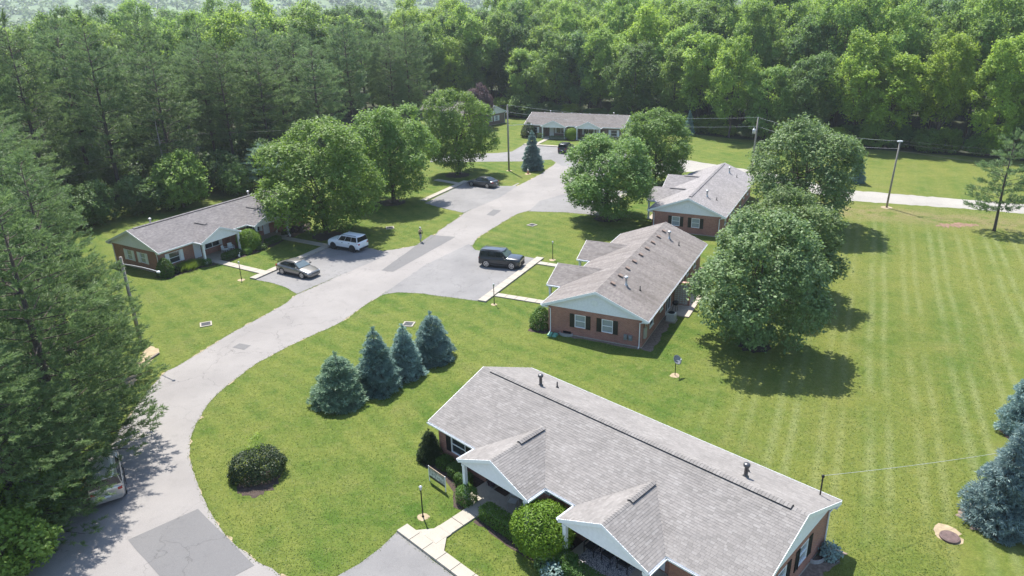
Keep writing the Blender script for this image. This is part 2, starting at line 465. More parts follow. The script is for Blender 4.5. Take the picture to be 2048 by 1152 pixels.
def smooth_line(P, k=4):
    P = [np.array(p) for p in P]; out = []
    for i in range(len(P) - 1):
        p0, p1, p2, p3 = P[max(i - 1, 0)], P[i], P[i + 1], P[min(i + 2, len(P) - 1)]
        for j in range(k):
            t = j / k
            out.append(.5 * ((2 * p1) + (-p0 + p2) * t + (2 * p0 - 5 * p1 + 4 * p2 - p3) * t * t + (-p0 + 3 * p1 - 3 * p2 + p3) * t ** 3))
    out.append(P[-1]); return out

# ground: one sheet to the horizon, finer near the site
gm = MB()
gm.poly([(-4000, -400, 0), (4000, -400, 0), (4000, 5000, 0), (-4000, 5000, 0)])
link('ground', gm.data('ground'), 'lawn', kind='structure')

BSITE = {'D': ((5.55, 33.51), 135.28), 'C': ((11.43, 62.58), 63.12), 'A': ((-35.52, 82.93), 239.13),
         'B': ((25.55, 90.69), 63.01), 'E': ((14.88, 150.99), 156.89)}
def bw(b, x, y, z=0.):
    (cx, cy), t = BSITE[b]; t = math.radians(t)
    return np.array([cx + x * math.cos(t) - y * math.sin(t), cy + x * math.sin(t) + y * math.cos(t), z])
def bw2(b, *pp): return [bw(b, *p)[:2] for p in pp]

left = gp((322, 752), (350, 735), (400, 705), (470, 662), (530, 630), (572, 606), (592, 590))
leftB = gp((765, 502), (800, 497), (850, 485), (883, 458), (910, 440), (925, 429))
leftC = gp((1027, 374), (1039, 370), (1080, 349), (1094, 339))
right = gp((510, 1120), (465, 1085), (430, 1040), (405, 990), (385, 940), (379, 890), (390, 855), (415, 810), (450, 775), (520, 715), (600, 660), (680, 646), (732, 609), (763, 591))
right = gp((510, 1120), (465, 1085), (430, 1040), (405, 990), (385, 940), (379, 890), (390, 855), (415, 810), (450, 775), (520, 723), (600, 682), (680, 645), (732, 609), (763, 591))
rightB = gp((942, 493), (954, 477), (979, 461), (1027, 432), (1048, 424))
road_pts = ([np.array([-20.5, 12.]), np.array([-24.5, 26.])] + [np.array([-25.2, 34.]), np.array([-26.6, 42.])] + left +
            [np.array([-19.0, 68.5])] + [np.array([-15.5, 76.5])] + leftB + [np.array([-3.2, 101.]), np.array([1.5, 109.5])] + leftC +
            [np.array([8.2, 124.]), np.array([9.5, 134.]), np.array([24., 128.]), np.array([16.8, 116.]), np.array([13.0, 108.]), np.array([6.8, 97.])] +
            rightB[::-1] + [np.array([-7.0, 74.])] + right[::-1] + [np.array([-10.2, 25.5]), np.array([-9.5, 12.])])
sheet('road', smooth_line(road_pts, 3), .006, 'road', .045, .45)
sheet('road_shoulder', smooth_line(road_pts, 3), .0045, 'soil', .14, .33, seed=5)
# parking bays
def bay(name, pts, seed, jit=.03): sheet(name, pts, .011, 'bay', jit, .6, seed=seed)
bay('parking_bay', bw2('D', (6.6, 10.40), (-8, 10.40), (-8, 17.5), (2.5, 17.5)) + gp((600, 1200), (640, 1175), (680, 1149), (718, 1128), (760, 1097)), 2)
bay('parking_bay', gp((763, 590), (795, 585), (836, 586.6), (888, 593.5), (956, 602)) + bw2('C', (6.3, 12.97)) + gp((1053, 513.7), (975, 503), (951, 500), (938, 488)) + gp((850, 530)), 3)
bay('parking_bay', gp((512, 560), (540, 565), (572, 575), (594, 588), (660, 560), (780, 508), (765, 502), (730, 494)) + bw2('A', (-6.4, 13.9), (6.8, 14.6)), 4)
bay('parking_bay', gp((849, 406), (887, 417), (928, 426), (1000, 395), (1035, 372), (1004, 372), (995, 371)) + [G(934, 365)[:2]], 5)
bay('parking_bay', bw2('B', (-6.9, 13.0), (6.7, 13.0), (7.0, 19.0), (-3.0, 22.5), (-8.4, 21.6), (-7.0, 16.8)), 6)
bay('parking_bay', [np.array(p) for p in ((-14, 127.), (2, 125.6), (7.5, 126.5), (9.0, 121), (17, 117), (22, 122.0))] + bw2('E', (-12, 14.2), (7.2, 13.6)) + [G(1024, 303)[:2], G(996, 306)[:2], np.array([-14., 133.])], 7)
# gravel lane to the right
sheet('gravel_lane', [np.array(p) for p in ((20, 117), (30, 124), (41, 112), (47.9, 100.3), (62.5, 92.7), (80, 84.0), (110, 70), (110, 65), (80, 78.5), (60, 88.3), (45.5, 94.6), (40, 103), (33, 115), (24, 113))], .008, 'gravel', .12, .6, seed=9)
# repair patches in the asphalt
sheet('asphalt_patch', gp((256, 1080), (396, 1018), (509, 1131), (405, 1185), (352, 1190)), .015, 'patch', .01, 1., seed=11)
sheet('asphalt_patch', gp((763, 541), (862, 470), (911, 474), (786, 544)), .015, 'patch', .02, .6, seed=12)
sheet('asphalt_patch', gp((973, 430), (987, 419), (1003, 421), (987, 432)), .015, 'patch', .01, 1, seed=13)
sheet('asphalt_patch', gp((465, 695), (479, 687), (502, 691), (488, 700)), .015, 'patch', .01, 1, seed=14)

slab_cache = {}
def slab_mesh(w, d, h):
    k = (round(w, 3), round(d, 3), round(h, 3))
    if k not in slab_cache:
        b = .012
        m = MB()
        m.hexa([(-w / 2, -d / 2, 0), (w / 2, -d / 2, 0), (w / 2, d / 2, 0), (-w / 2, d / 2, 0), (-w / 2 + b, -d / 2 + b, h), (w / 2 - b, -d / 2 + b, h), (w / 2 - b, d / 2 - b, h), (-w / 2 + b, d / 2 - b, h)])
        slab_cache[k] = m.data('slab')
    return slab_cache[k]
def walk(name, a, b, w, n, h=.10):
    """a straight run of n concrete slabs from a to b"""
    a, b = np.array(a[:2]), np.array(b[:2]); L = np.linalg.norm(b - a); ang = math.atan2(*(b - a)[::-1])
    base = MB().box(0.02, L - .02, -w / 2 + .02, w / 2 - .02, 0.002, h * .72).data('joint_bed')
    o = link(name, base, 'mulch_pale', loc=(a[0], a[1], 0), rz=ang, kind='structure')
    me = slab_mesh(L / n - .014, w, h)
    for i in range(n):
        s = link('slab', me, 'concrete', o, loc=((i + .5) * L / n, 0, rnd.uniform(.001, .007)))
    return o
walk('kerb_walk', bw('D', 6.6, 10.03), bw('D', -7.4, 10.03), .72, 13, .14)
walk('kerb_walk', bw('C', -6.85, 12.55), bw('C', 6.5, 12.55), .85, 11, .14)
walk('kerb_walk', bw('A', 6.85, 14.25), bw('A', -6.4, 13.45), .85, 11, .14)
walk('kerb_walk', G(846, 402), G(932, 363), .9, 12, .14)
walk('kerb_walk', bw('B', -6.85, 12.55), bw('B', 6.5, 12.55), .85, 11, .14)
walk('kerb_walk', bw('E', 7.2, 13.3), bw('E', -7.0, 13.9), .85, 11, .14)
walk('front_walk', bw('D', 4.78, 9.62), bw('D', 4.78, 5.75), .95, 4, .09)
walk('front_walk', bw('D', -4.78, 9.62), bw('D', -4.78, 5.75), .95, 4, .09)
walk('front_walk', bw('C', -4.85, 12.05), bw('C', -4.75, 5.75), .8, 6, .09)
walk('front_walk', bw('C', 4.95, 12.05), bw('C', 4.75, 5.75), .8, 6, .09)
walk('front_walk', bw('A', 4.95, 13.7), bw('A', 4.8, 5.75), .9, 7, .09)
walk('front_walk', bw('A', -4.9, 13.0), bw('A', -4.8, 5.75), .9, 7, .09)
walk('front_walk', bw('E', 4.9, 12.9), bw('E', 4.8, 5.75), .9, 7, .09)
walk('front_walk', G(917, 368), G(872, 360), .9, 5, .09)
# flared apron where D's front walk meets the kerb walk
sheet('walk_apron', bw2('D', (5.9, 9.66), (3.6, 9.66), (4.28, 8.9), (4.28, 8.55), (5.28, 8.55), (5.28, 8.9)), .085, 'concrete', 0, 1)
# mulch beds, bare earth and one patch of painted tree shade
sheet('mulch_bed', bw2('D', (10.6, 3.6), (11.3, 4.6), (10.4, 5.6), (8.3, 5.6), (6.9, 6.1), (5.9, 7.0), (5.4, 6.9), (5.3, 4.2)), .007, 'mulch', .05, .4, seed=21)
sheet('mulch_bed', bw2('D', (4.2, 7.1), (1.2, 7.15), (-2.0, 7.0), (-4.2, 7.1), (-4.2, 4.2), (4.2, 4.2)), .007, 'mulch', .05, .4, seed=22)
sheet('mulch_bed', bw2('D', (-5.3, 7.0), (-8, 6.4), (-10.6, 6.0), (-11, 4.2), (-5.3, 4.2)), .007, 'mulch', .05, .4, seed=23)
sheet('mulch_bed', bw2('A', (11.2, 4.2), (10.9, 6.2), (9.0, 6.1), (6.9, 6.3), (5.4, 7.1), (5.3, 4.2)), .007, 'mulch', .05, .4, seed=24)
sheet('mulch_bed', bw2('A', (4.2, 7.3), (1.0, 7.8), (-2.4, 7.6), (-4.2, 7.0), (-4.2, 4.2), (4.2, 4.2)), .007, 'mulch', .05, .4, seed=25)
sheet('mulch_bed', bw2('A', (-5.3, 7.2), (-9.0, 6.6), (-11.2, 4.2), (-5.3, 4.2)), .007, 'mulch', .05, .4, seed=26)
sheet('mulch_bed', bw2('C', (-10.9, 5.9), (-10.9, 4.2), (-5.3, 4.2), (-5.3, 6.2)), .007, 'mulch', .05, .4, seed=27)
sheet('mulch_bed', bw2('C', (-4.2, 6.8), (4.2, 6.8), (4.2, 4.2), (-4.2, 4.2)), .007, 'mulch', .05, .4, seed=28)
sheet('mulch_bed', bw2('C', (-10.6, 4.2), (-10.6, -3.8), (-10.25, -3.8), (-10.25, 4.2)), .007, 'mulch_pale', .06, .4, seed=29)
sheet('mulch_bed', bw2('C', (-10.4, -3.8), (10.3, -3.8), (10.3, -4.9), (-10.6, -4.7)), .007, 'mulch_pale', .08, .4, seed=30)
sheet('mulch_bed', bw2('E', (10.6, 5.9), (5.3, 5.9), (5.3, 4.2), (10.6, 4.2)), .007, 'mulch', .05, .4, seed=31)
sheet('mulch_bed', bw2('E', (4.2, 7), (-10.4, 7), (-10.4, 4.2), (4.2, 4.2)), .007, 'mulch', .05, .4, seed=32)
sheet('mulch_bed', bw2('D', (-10.25, -3.9), (-11.4, -4.0), (-11.2, -2.2), (-11.0, 3.0), (-10.25, 3.0)), .007, 'mulch_pale', .08, .3, seed=33)
def disc(name, c, r, mat, seed, ry=None, jit=.10):
    r = r * .8
    ry = ry or r
    sheet(name, [(c[0] + r * math.cos(t), c[1] + ry * math.sin(t)) for t in np.linspace(0, 2 * math.pi, 13)[:-1]], .008, mat, jit, .2, seed=seed)
for i, (p, r) in enumerate((((846, 1034), .42), ((988, 609), .35), ((1105, 520), .45), ((483, 560), .5), ((1018, 341.5), .6), ((1773, 415), .9), ((1350, 751), .45), ((1056, 348), .7))):
    disc('bare_earth', G(*p), r, 'soil', 40 + i)
disc('bare_earth', G(1897, 1069), .85, 'soil', 50, .8)
disc('bare_earth', G(1915, 450), 3.4, 'soil_red', 51, .8, .28)
sheet('bare_earth', gp((285, 705), (300, 690), (318, 700), (316, 710), (287, 735), (275, 740)), .008, 'soil', .12, .3, seed=52)
sheet('bare_earth', gp((230, 765), (275, 748), (275, 760), (240, 785)), .008, 'soil', .12, .3, seed=53)
for i, p in enumerate(((680, 808), (757, 782), (812, 752), (868, 722))):
    c = G(*p); disc('mulch_shade_ring', (c[0], c[1] + .3), 1.5, 'mulch', 60 + i)
for i, (c, r) in enumerate(((G(1985, 1040), 2.0), (G(2050, 872), 1.7), (G(518, 968), 1.55), (G(1508, 690), 1.7), (G(1556, 590), 1.6), (G(1215, 437), 2.2), (G(915, 350), 2.6), (G(655, 472), 2.4), (G(785, 405), 2.4))):
    disc('mulch_shade_ring', c, r, 'mulch' if i in (1, 2) else 'mulch_pale' if i in (0,) else 'mulch', 70 + i, None, .15)  # the ring under the big silvery maple is its brownish shade, painted dark
# floor of the woods
sheet('forest_floor', [np.array(p) for p in ((-14, 186), (5, 176), (28, 160), (43, 143.5), (54, 135.5), (68, 126.5), (80, 118.5), (130, 84), (420, 60), (900, 900), (-900, 900), (-420, 40), (-75, 62), (-66, 90), (-51, 107), (-40, 128), (-30, 150), (-24, 182))], .004, 'forest_floor', .3, 2., seed=80)

# ------------------------------------------------------------------ brick duplex buildings
BL, WF, WB, HE, HR = 21.1, 4.74, 4.37, 2.56, 4.37
XR, XW, YF, YB, YP = BL / 2, 10.25, 4.24, -3.87, 3.35      # roof end, wall end, front wall, back wall, porch wall
PC, PW, YPF, PKZ = 3.66, 2.62, 6.15, 3.71                  # porch centre, half width, front edge, peak height
SF, SB = (HR - HE) / WF, (HR - HE) / WB
SP_ = (PKZ - HE) / PW
YE = (HR - PKZ) / SF                                       # where a porch ridge runs into the main slope
WTOP = 2.44
MC = {}
def cached(key, fn):
    if key not in MC: MC[key] = fn()
    return MC[key]
def wall_panel(mb, p0, p1, z1, openings, depth):
    """vertical wall face from p0 to p1 (2d), outward normal to the right of p0->p1; openings (s0,s1,z0,z1) are cut and given reveals"""
    p0, p1 = np.array(p0, float), np.array(p1, float); L = np.linalg.norm(p1 - p0); d = (p1 - p0) / L
    inn = np.array([-d[1], d[0]])
    P = lambda s, z, q=0.: (*(p0 + d * s + inn * q), z)
    S = sorted({0, L, *[o[0] for o in openings], *[o[1] for o in openings]}); Z = sorted({0, z1, *[o[2] for o in openings], *[o[3] for o in openings]})
    for i in range(len(S) - 1):
        for j in range(len(Z) - 1):
            cs, cz = (S[i] + S[i + 1]) / 2, (Z[j] + Z[j + 1]) / 2
            if any(o[0] < cs < o[1] and o[2] < cz < o[3] for o in openings): continue
            mb.poly([P(S[i], Z[j]), P(S[i + 1], Z[j]), P(S[i + 1], Z[j + 1]), P(S[i], Z[j + 1])])
    for a, b, c, e in openings:
        mb.poly([P(a, c), P(a, c, depth), P(a, e, depth), P(a, e)]); mb.poly([P(b, c), P(b, e), P(b, e, depth), P(b, c, depth)])
        mb.poly([P(a, e), P(a, e, depth), P(b, e, depth), P(b, e)]); mb.poly([P(a, c), P(b, c), P(b, c, depth), P(a, c, depth)])
GW = [(1.4, .95), (-.95, .95)]                               # gable-end windows: centre y, width
def build_wall():
    m = MB(); D = .11
    # front wall with the two recessed porches, seen from outside left (+x) to right (-x)
    m_front = [((XW, YF), (PC + 2.5, YF), [(1.15, 2.45, .78, 1.98)]),
               ((PC + 2.5, YF), (PC + 2.5, YP), []),
               ((PC + 2.5, YP), (PC - 2.5, YP), [(.72, 1.68, .10, 2.12), (2.2, 4.2, .75, 2.0)]),
               ((PC - 2.5, YP), (PC - 2.5, YF), []),
               ((PC - 2.5, YF), (-PC + 2.5, YF), []),
               ((-PC + 2.5, YF), (-PC + 2.5, YP), []),
               ((-PC + 2.5, YP), (-PC - 2.5, YP), [(.8, 2.8, .75, 2.0), (3.32, 4.28, .10, 2.12)]),
               ((-PC - 2.5, YP), (-PC - 2.5, YF), []),
               ((-PC - 2.5, YF), (-XW, YF), [(1.64, 2.94, .78, 1.98)])]
    for a, b, o in m_front: wall_panel(m, a, b, WTOP, o, D)
    g = [(YF - y - w / 2, YF - y + w / 2, .82, 1.97) for y, w in GW]
    wall_panel(m, (-XW, YF), (-XW, YB), WTOP, g, D)
    g2 = [(y - YB - w / 2, y - YB + w / 2, .82, 1.97) for y, w in GW]
    wall_panel(m, (XW, YB), (XW, YF), WTOP, g2, D)
    bo = [(XW + x - w / 2, XW + x + w / 2, z0, z1) for x, w, z0, z1 in BACKO]
    wall_panel(m, (-XW, YB), (XW, YB), WTOP, bo, D)
    return m.data('wall')
BACKO = [(-7.6, 1.1, .9, 1.95), (-2.3, 1.7, .08, 2.1), (2.3, 1.7, .08, 2.1), (7.6, 1.1, .9, 1.95), (-4.6, .9, 1.1, 1.95), (4.6, .9, 1.1, 1.95)]
def build_deck():
    m = MB()
    m.prism([(WF, HE), (0, HR), (-WB, HE), (-WB, HE - .13), (0, HR - .16), (WF, HE - .13)], 'x', -XR, XR)
    for s in (1, -1):
        c = s * PC; t = .10
        for q in (1, -1):
            top = [(c + q * PW, YPF, HE), (c, YPF, PKZ), (c, YE, PKZ), (c + q * PW, WF - .05, HE)]
            m.hexa([(x, y, z - t) for x, y, z in top] + top)
    return m.data('roof_deck')
def shingle_rows(org, ax, up, nrm_, L0, rows, ext, span, rng, out):
    """tabs laid on a slope: org at eave corner, ax along eave, up up the slope; span(t)->(s0,s1) range along ax at row fraction t"""
    for r in range(rows):
        t0 = r / rows; s0, s1 = span(t0); s1b = span(min(1, (r + 1) / rows))
        a = s0 + (rng.uniform(-.33, 0) if r % 2 else rng.uniform(-.2, 0))
        while a < s1 - .02:
            w = rng.choice((.17, .22, .28, .33))
            x0, x1 = max(a, s0), min(a + w, s1)
            if x1 - x0 > .03: out.append((org, ax, up, nrm_, x0, x1 - .006, r * ext, ext, rng.uniform(.010, .017)))
            a += w
def all_tabs():
    rng = random.Random(77); out = []
    ex = np.array([1., 0, 0]); ext = .145
    nf = np.array([0, SF, 1.]); nf /= np.linalg.norm(nf); upf = np.array([0, -1, SF]); upf /= np.linalg.norm(upf)
    nb = np.array([0, -SB, 1.]); nb /= np.linalg.norm(nb); upb = np.array([0, 1, SB]); upb /= np.linalg.norm(upb)
    lf, lb = math.hypot(WF, HR - HE), math.hypot(WB, HR - HE)
    rf, rb = int(round(lf / ext)), int(round(lb / ext))
    shingle_rows(np.array([-XR, WF + .03, HE]), ex, upf, nf, lf, rf, lf / rf, lambda t: (0, BL), rng, out)
    shingle_rows(np.array([-XR, -WB - .03, HE]), ex, upb, nb, lb, rb, lb / rb, lambda t: (0, BL), rng, out)
    for s in (1, -1):
        c = s * PC
        for q in (1, -1):
            up = np.array([-q, 0, SP_]); up /= np.linalg.norm(up); n = np.array([q * SP_, 0, 1.]); n /= np.linalg.norm(n)
            lp = math.hypot(PW, PKZ - HE); rp = int(round(lp / ext))
            org = np.array([c + q * PW, YPF + .02, HE]); ax = np.array([0, -1., 0])
            shingle_rows(org, ax, up, n, lp, rp, lp / rp, lambda t: (0, YPF - (WF + (YE - WF) * t) + .06), rng, out)
    return out
TABS = all_tabs()
def tab_pts(t):
    org, ax, up, n, x0, x1, v, e, th = t
    p = lambda s, u, h: org + ax * s + up * u + n * h
    return [p(x0, v, .002), p(x1, v, .002), p(x1, v, th), p(x0, v, th), p(x1, v + e * 1.05, .004), p(x0, v + e * 1.05, .004)]
def tab_mesh(tabs, name):
    V = []; F = []
    for t in tabs:
        o = len(V); V += tab_pts(t)
        F += [(o, o + 1, o + 2, o + 3), (o + 3, o + 2, o + 4, o + 5)]
    me = np_mesh(name, V, F)
    me.polygons.foreach_set('use_smooth', np.zeros(len(F), bool)); me.update()
    return me
def single_tab():
    m = MB(); h, e = .011, .152
    m.hexa([(0, 0, 0), (1, 0, 0), (1, e, 0), (0, e, 0), (0, 0, h), (1, 0, h), (1, e, .005), (0, e, .005)])
    return m.data('shingle')
def siding_gable(x, sgn):
    m = MB(); z = WTOP - .02; xs = x + sgn * .02
    while True:
        yf0 = WF - (z - (HE - .17)) / SF; yb0 = -WB + (z - (HE - .17)) / SB
        yf0, yb0 = min(yf0, YF + .04), max(yb0, YB - .04)
        if yf0 - yb0 < .12: break
        z2 = z + .115
        yf1 = min(WF - (z2 - (HE - .17)) / SF, YF + .04); yb1 = max(-WB + (z2 - (HE - .17)) / SB, YB - .04)
        if yf1 <= yb1: yf1 = yb1 = (yf1 + yb1) / 2
        o = sgn * .035
        q = [(xs + o, yb0, z), (xs + o, yf0, z), (xs + o * .3, yf1, z2), (xs + o * .3, yb1, z2)]
        m.poly(q); m.poly([(xs, yb0, z), (xs, yf0, z), (xs + o, yf0, z), (xs + o, yb0, z)])
        z = z2
    return m.data('gable_siding')
def porch_gable(c):
    m = MB(); z = WTOP - .14; y = YPF - .14
    while True:
        w = PW - max(0, (z + .12 - HE) / SP_) - .1
        if w < .08: break
        z2 = z + .115; w2 = max(.02, PW - max(0, (z2 + .12 - HE) / SP_) - .1)
        w = min(w, PW - .12); w2 = min(w2, PW - .12)
        m.poly([(c - w, y + .03, z), (c + w, y + .03, z), (c + w2, y + .008, z2), (c - w2, y + .008, z2)])
        m.poly([(c - w, y, z), (c + w, y, z), (c + w, y + .03, z), (c - w, y + .03, z)])
        z = z2
    m.box(c - PW + .12, c + PW - .12, y - .16, y - .005, WTOP - .16, WTOP + .05)
    for q in (-1, 1):
        m.box(c + q * 2.35 - .08, c + q * 2.35 + .08, YF + .02, y - .165, WTOP - .15, WTOP + .04)
    return m.data('porch_gable')
def trim_mesh():
    m = ML()
    for s in (-1, 1):             # rake boards
        for a, b, k in ((WF, 0, 1), (-WB, 0, 1)):
            x0, x1 = s * (XR + .002), s * (XR + .03)
            m.hexa([(x0, a, HE - .22), (x1, a, HE - .22), (x1, b, HR - .22), (x0, b, HR - .22), (x0, a, HE + .012), (x1, a, HE + .012), (x1, b, HR + .012), (x0, b, HR + .012)])
        # soffit under the rake and boxed returns
        for y0, y1 in ((YF, WF - .03), (-WB + .03, YB)):
            m.box(min(s * XW, s * XR), max(s * XW, s * XR), y0, y1, HE - .24, HE - .135)
    # eave fascia
    for x0, x1 in ((-XR, -PC - PW), (-PC + PW, PC - PW), (PC + PW, XR)):
        m.box(x0, x1, WF - .03, WF + .005, HE - .2, HE - .01)
    m.box(-XR, XR, -WB - .005, -WB + .03, HE - .2, HE - .01)
    for s in (-1, 1):
        c = s * PC
        for q in (-1, 1):         # porch rake and eave boards
            y0, y1 = YPF + .002, YPF + .03
            m.hexa([(c + q * PW, y0, HE - .2), (c, y0, PKZ - .2), (c, y1, PKZ - .2), (c + q * PW, y1, HE - .2), (c + q * PW, y0, HE + .012), (c, y0, PKZ + .012), (c, y1, PKZ + .012), (c + q * PW, y1, HE + .012)])
            m.box(c + q * PW - .015, c + q * PW + .015, WF, YPF, HE - .19, HE - .012)
    return m.datas('trim')
def soffit_mesh():
    m = ML()
    for x0, x1 in ((-XR, -PC - PW), (-PC + PW, PC - PW), (PC + PW, XR)):
        m.box(x0, x1, YF + .001, WF - .035, HE - .23, HE - .205)
    m.box(-XR, XR, -WB + .035, YB - .001, HE - .23, HE - .205)
    for s in (-1, 1):
        c = s * PC
        m.box(c - PW + .02, c + PW - .02, YP, YPF - .31, WTOP + .045, WTOP + .07)
    return m.datas('soffit')
def gutter_run(m, x0, x1, y, z, out):
    # open trough along x
    m.prism([(y, z), (y + out * .11, z), (y + out * .12, z + .10), (y + out * .105, z + .10), (y + out * .095, z + .015), (y, z + .015)], 'x', x0, x1)
def gutter_mesh(which):
    m = ML()
    if which == 'b': gutter_run(m, -XR, XR, -WB - .008, HE - .125, -1)
    else:
        for x0, x1 in ((-XR, -PC - PW - .13), (-PC + PW + .13, PC - PW - .13), (PC + PW + .13, XR)): gutter_run(m, x0, x1, WF + .008, HE - .125, 1)
        for s in (-1, 1):
            for q in (-1, 1):
                x = s * PC + q * (PW + .017)
                m.prism([(x, HE - .125), (x + q * .11, HE - .125), (x + q * .12, HE - .025), (x + q * .105, HE - .025), (x + q * .095, HE - .11), (x, HE - .11)], 'y', WF + .12, YPF)
    return m.datas('gutter')
def downspout_mesh(x, front):
    m = MB(); s = 1 if x > 0 else -1
    ye, yw = (WF + .06, YF + .05) if front else (-WB - .06, YB - .05)
    xw = s * (XW + .05)
    m.tube([(x, ye, HE - .13), (x, ye, HE - .2), (xw, yw - (.25 if front else -.25), HE - .38), (xw, yw - (.25 if front else -.25), .15), (xw + s * .2, yw - (.25 if front else -.25), .05)], .042, 6)
    return m.data('downspout')
def window_parts(parent, c, along, out, w, z0, z1, mull, panem, shut=None, shw=.4):
    """window at wall point c (2d), 'along' unit vector in the wall, 'out' outward; frame and panes recessed in the opening"""
    c, al, ou = np.array(c, float), np.array(along, float), np.array(out, float)
    fr = MB(); t = .055
    def bx(mb, s0, s1, za, zb, d0, d1):
        p = lambda s, d, z: (*(c + al * s + ou * d), z)
        mb.hexa([p(s0, d0, za), p(s1, d0, za), p(s1, d1, za), p(s0, d1, za), p(s0, d0, zb), p(s1, d0, zb), p(s1, d1, zb), p(s0, d1, zb)])
    h = w / 2
    bx(fr, -h, h, z0, z0 + t, -.09, .015); bx(fr, -h, h, z1 - t, z1, -.09, .015)
    bx(fr, -h, -h + t, z0 + t, z1 - t, -.09, .015); bx(fr, h - t, h, z0 + t, z1 - t, -.09, .015)
    xs = [-h + t + (w - 2 * t) * i / mull for i in range(mull + 1)]
    for x in xs[1:-1]: bx(fr, x - .03, x + .03, z0 + t, z1 - t, -.085, .01)
    zm = (z0 + z1) / 2
    if mull == 1: bx(fr, -h + t, h - t, zm - .022, zm + .022, -.08, -.005)
    win = link('window', fr.data('window'), 'white_trim', parent)
    for i in range(mull):
        pm = MB(); bx(pm, xs[i] + .004, xs[i + 1] - .004, z0 + t + .003, z1 - t - .003, -.075, -.05)
        link('pane', pm.data('pane'), panem, win)
    sl = MB(); bx(sl, -h - .06, h + .06, z0 - .07, z0 - .004, -.02, .06)
    link('sill', sl.data('sill'), 'brick' if shut else 'white_trim', win)
    if shut:
        for q in (-1, 1):
            sm = MB(); a0 = q * (h + .03); a1 = q * (h + .03 + shw); a0, a1 = min(a0, a1), max(a0, a1)
            bx(sm, a0, a1, z0 - .03, z1 + .03, .004, .03)
            bx(sm, a0, a0 + .05, z0 - .03, z1 + .03, .03, .045); bx(sm, a1 - .05, a1, z0 - .03, z1 + .03, .03, .045)
            zz = z0
            while zz < z1 - .04:
                bx(sm, a0 + .05, a1 - .05, zz, zz + .05, .03, .038); zz += .085
            link('shutter', sm.data('shutter'), shut, parent)
def ridge_cap_mesh():
    m = MB(); rng = random.Random(5); x = -XR
    while x < XR - .05:
        w = .18; x1 = min(x + w - .012, XR); h = .014 + rng.uniform(0, .006)
        for sg, S_ in ((1, SF), (-1, SB)):
            m.hexa([(x, 0, HR + .004), (x1, 0, HR + .004), (x1, sg * .15, HR - .15 * S_ + .004), (x, sg * .15, HR - .15 * S_ + .004),
                    (x, 0, HR + h + .012), (x1, 0, HR + h), (x1, sg * .15, HR - .15 * S_ + h), (x, sg * .15, HR - .15 * S_ + h + .010)])
        x += w
    for s in (-1, 1):
        c = s * PC; y = YPF
        while y > YE + .05:
            y1 = y - .168; h = .016
            for q in (-1, 1):
                m.hexa([(c, y, PKZ + .004), (c, y1, PKZ + .004), (c + q * .14, y1, PKZ - .14 * SP_ + .004), (c + q * .14, y, PKZ - .14 * SP_ + .004),
                        (c, y, PKZ + h + .008), (c, y1, PKZ + h), (c + q * .14, y1, PKZ - .14 * SP_ + h), (c + q * .14, y, PKZ - .14 * SP_ + h + .008)])
            y -= .18
    return m.data('ridge_cap')
def ridge_vent_mesh():
    m = ML()
    m.prism([(.17, HR - .17 * SF + .018), (.17, HR - .17 * SF + .075), (0, HR + .085), (-.17, HR - .17 * SB + .075), (-.17, HR - .17 * SB + .018)], 'x', -XR + .75, XR - .75)
    for s in (-1, 1):
        c = s * PC
        m.prism([(c + .16, PKZ - .16 * SP_ + .018), (c + .16, PKZ - .16 * SP_ + .08), (c, PKZ + .09), (c - .16, PKZ - .16 * SP_ + .08), (c - .16, PKZ - .16 * SP_ + .018)], 'y', YE + .35, YE + 2.2)
    return m.datas('ridge_vent')
def vent_cap_mesh():
    m = MB(); rng = random.Random(9); x = -XR + .77
    while x < XR - .77:
        x1 = min(x + .168, XR - .75)
        for sg, S_ in ((1, SF), (-1, SB)):
            m.hexa([(x, 0, HR + .087), (x1, 0, HR + .087), (x1, sg * .185, HR - .17 * S_ + .077), (x, sg * .185, HR - .17 * S_ + .077),
                    (x, 0, HR + .108), (x1, 0, HR + .100), (x1, sg * .185, HR - .17 * S_ + .090), (x, sg * .185, HR - .17 * S_ + .098)])
        x += .18
    for s in (-1, 1):
        c = s * PC; y = YE + 2.22
        while y > YE + .35:
            y1 = y - .168
            for q in (-1, 1):
                m.hexa([(c, y, PKZ + .092), (c, y1, PKZ + .092), (c + q * .18, y1, PKZ - .16 * SP_ + .082), (c + q * .18, y, PKZ - .16 * SP_ + .082),
                        (c, y, PKZ + .112), (c, y1, PKZ + .104), (c + q * .18, y1, PKZ - .16 * SP_ + .094), (c + q * .18, y, PKZ - .16 * SP_ + .102)])
            y -= .18
    return m.data('vent_cap')

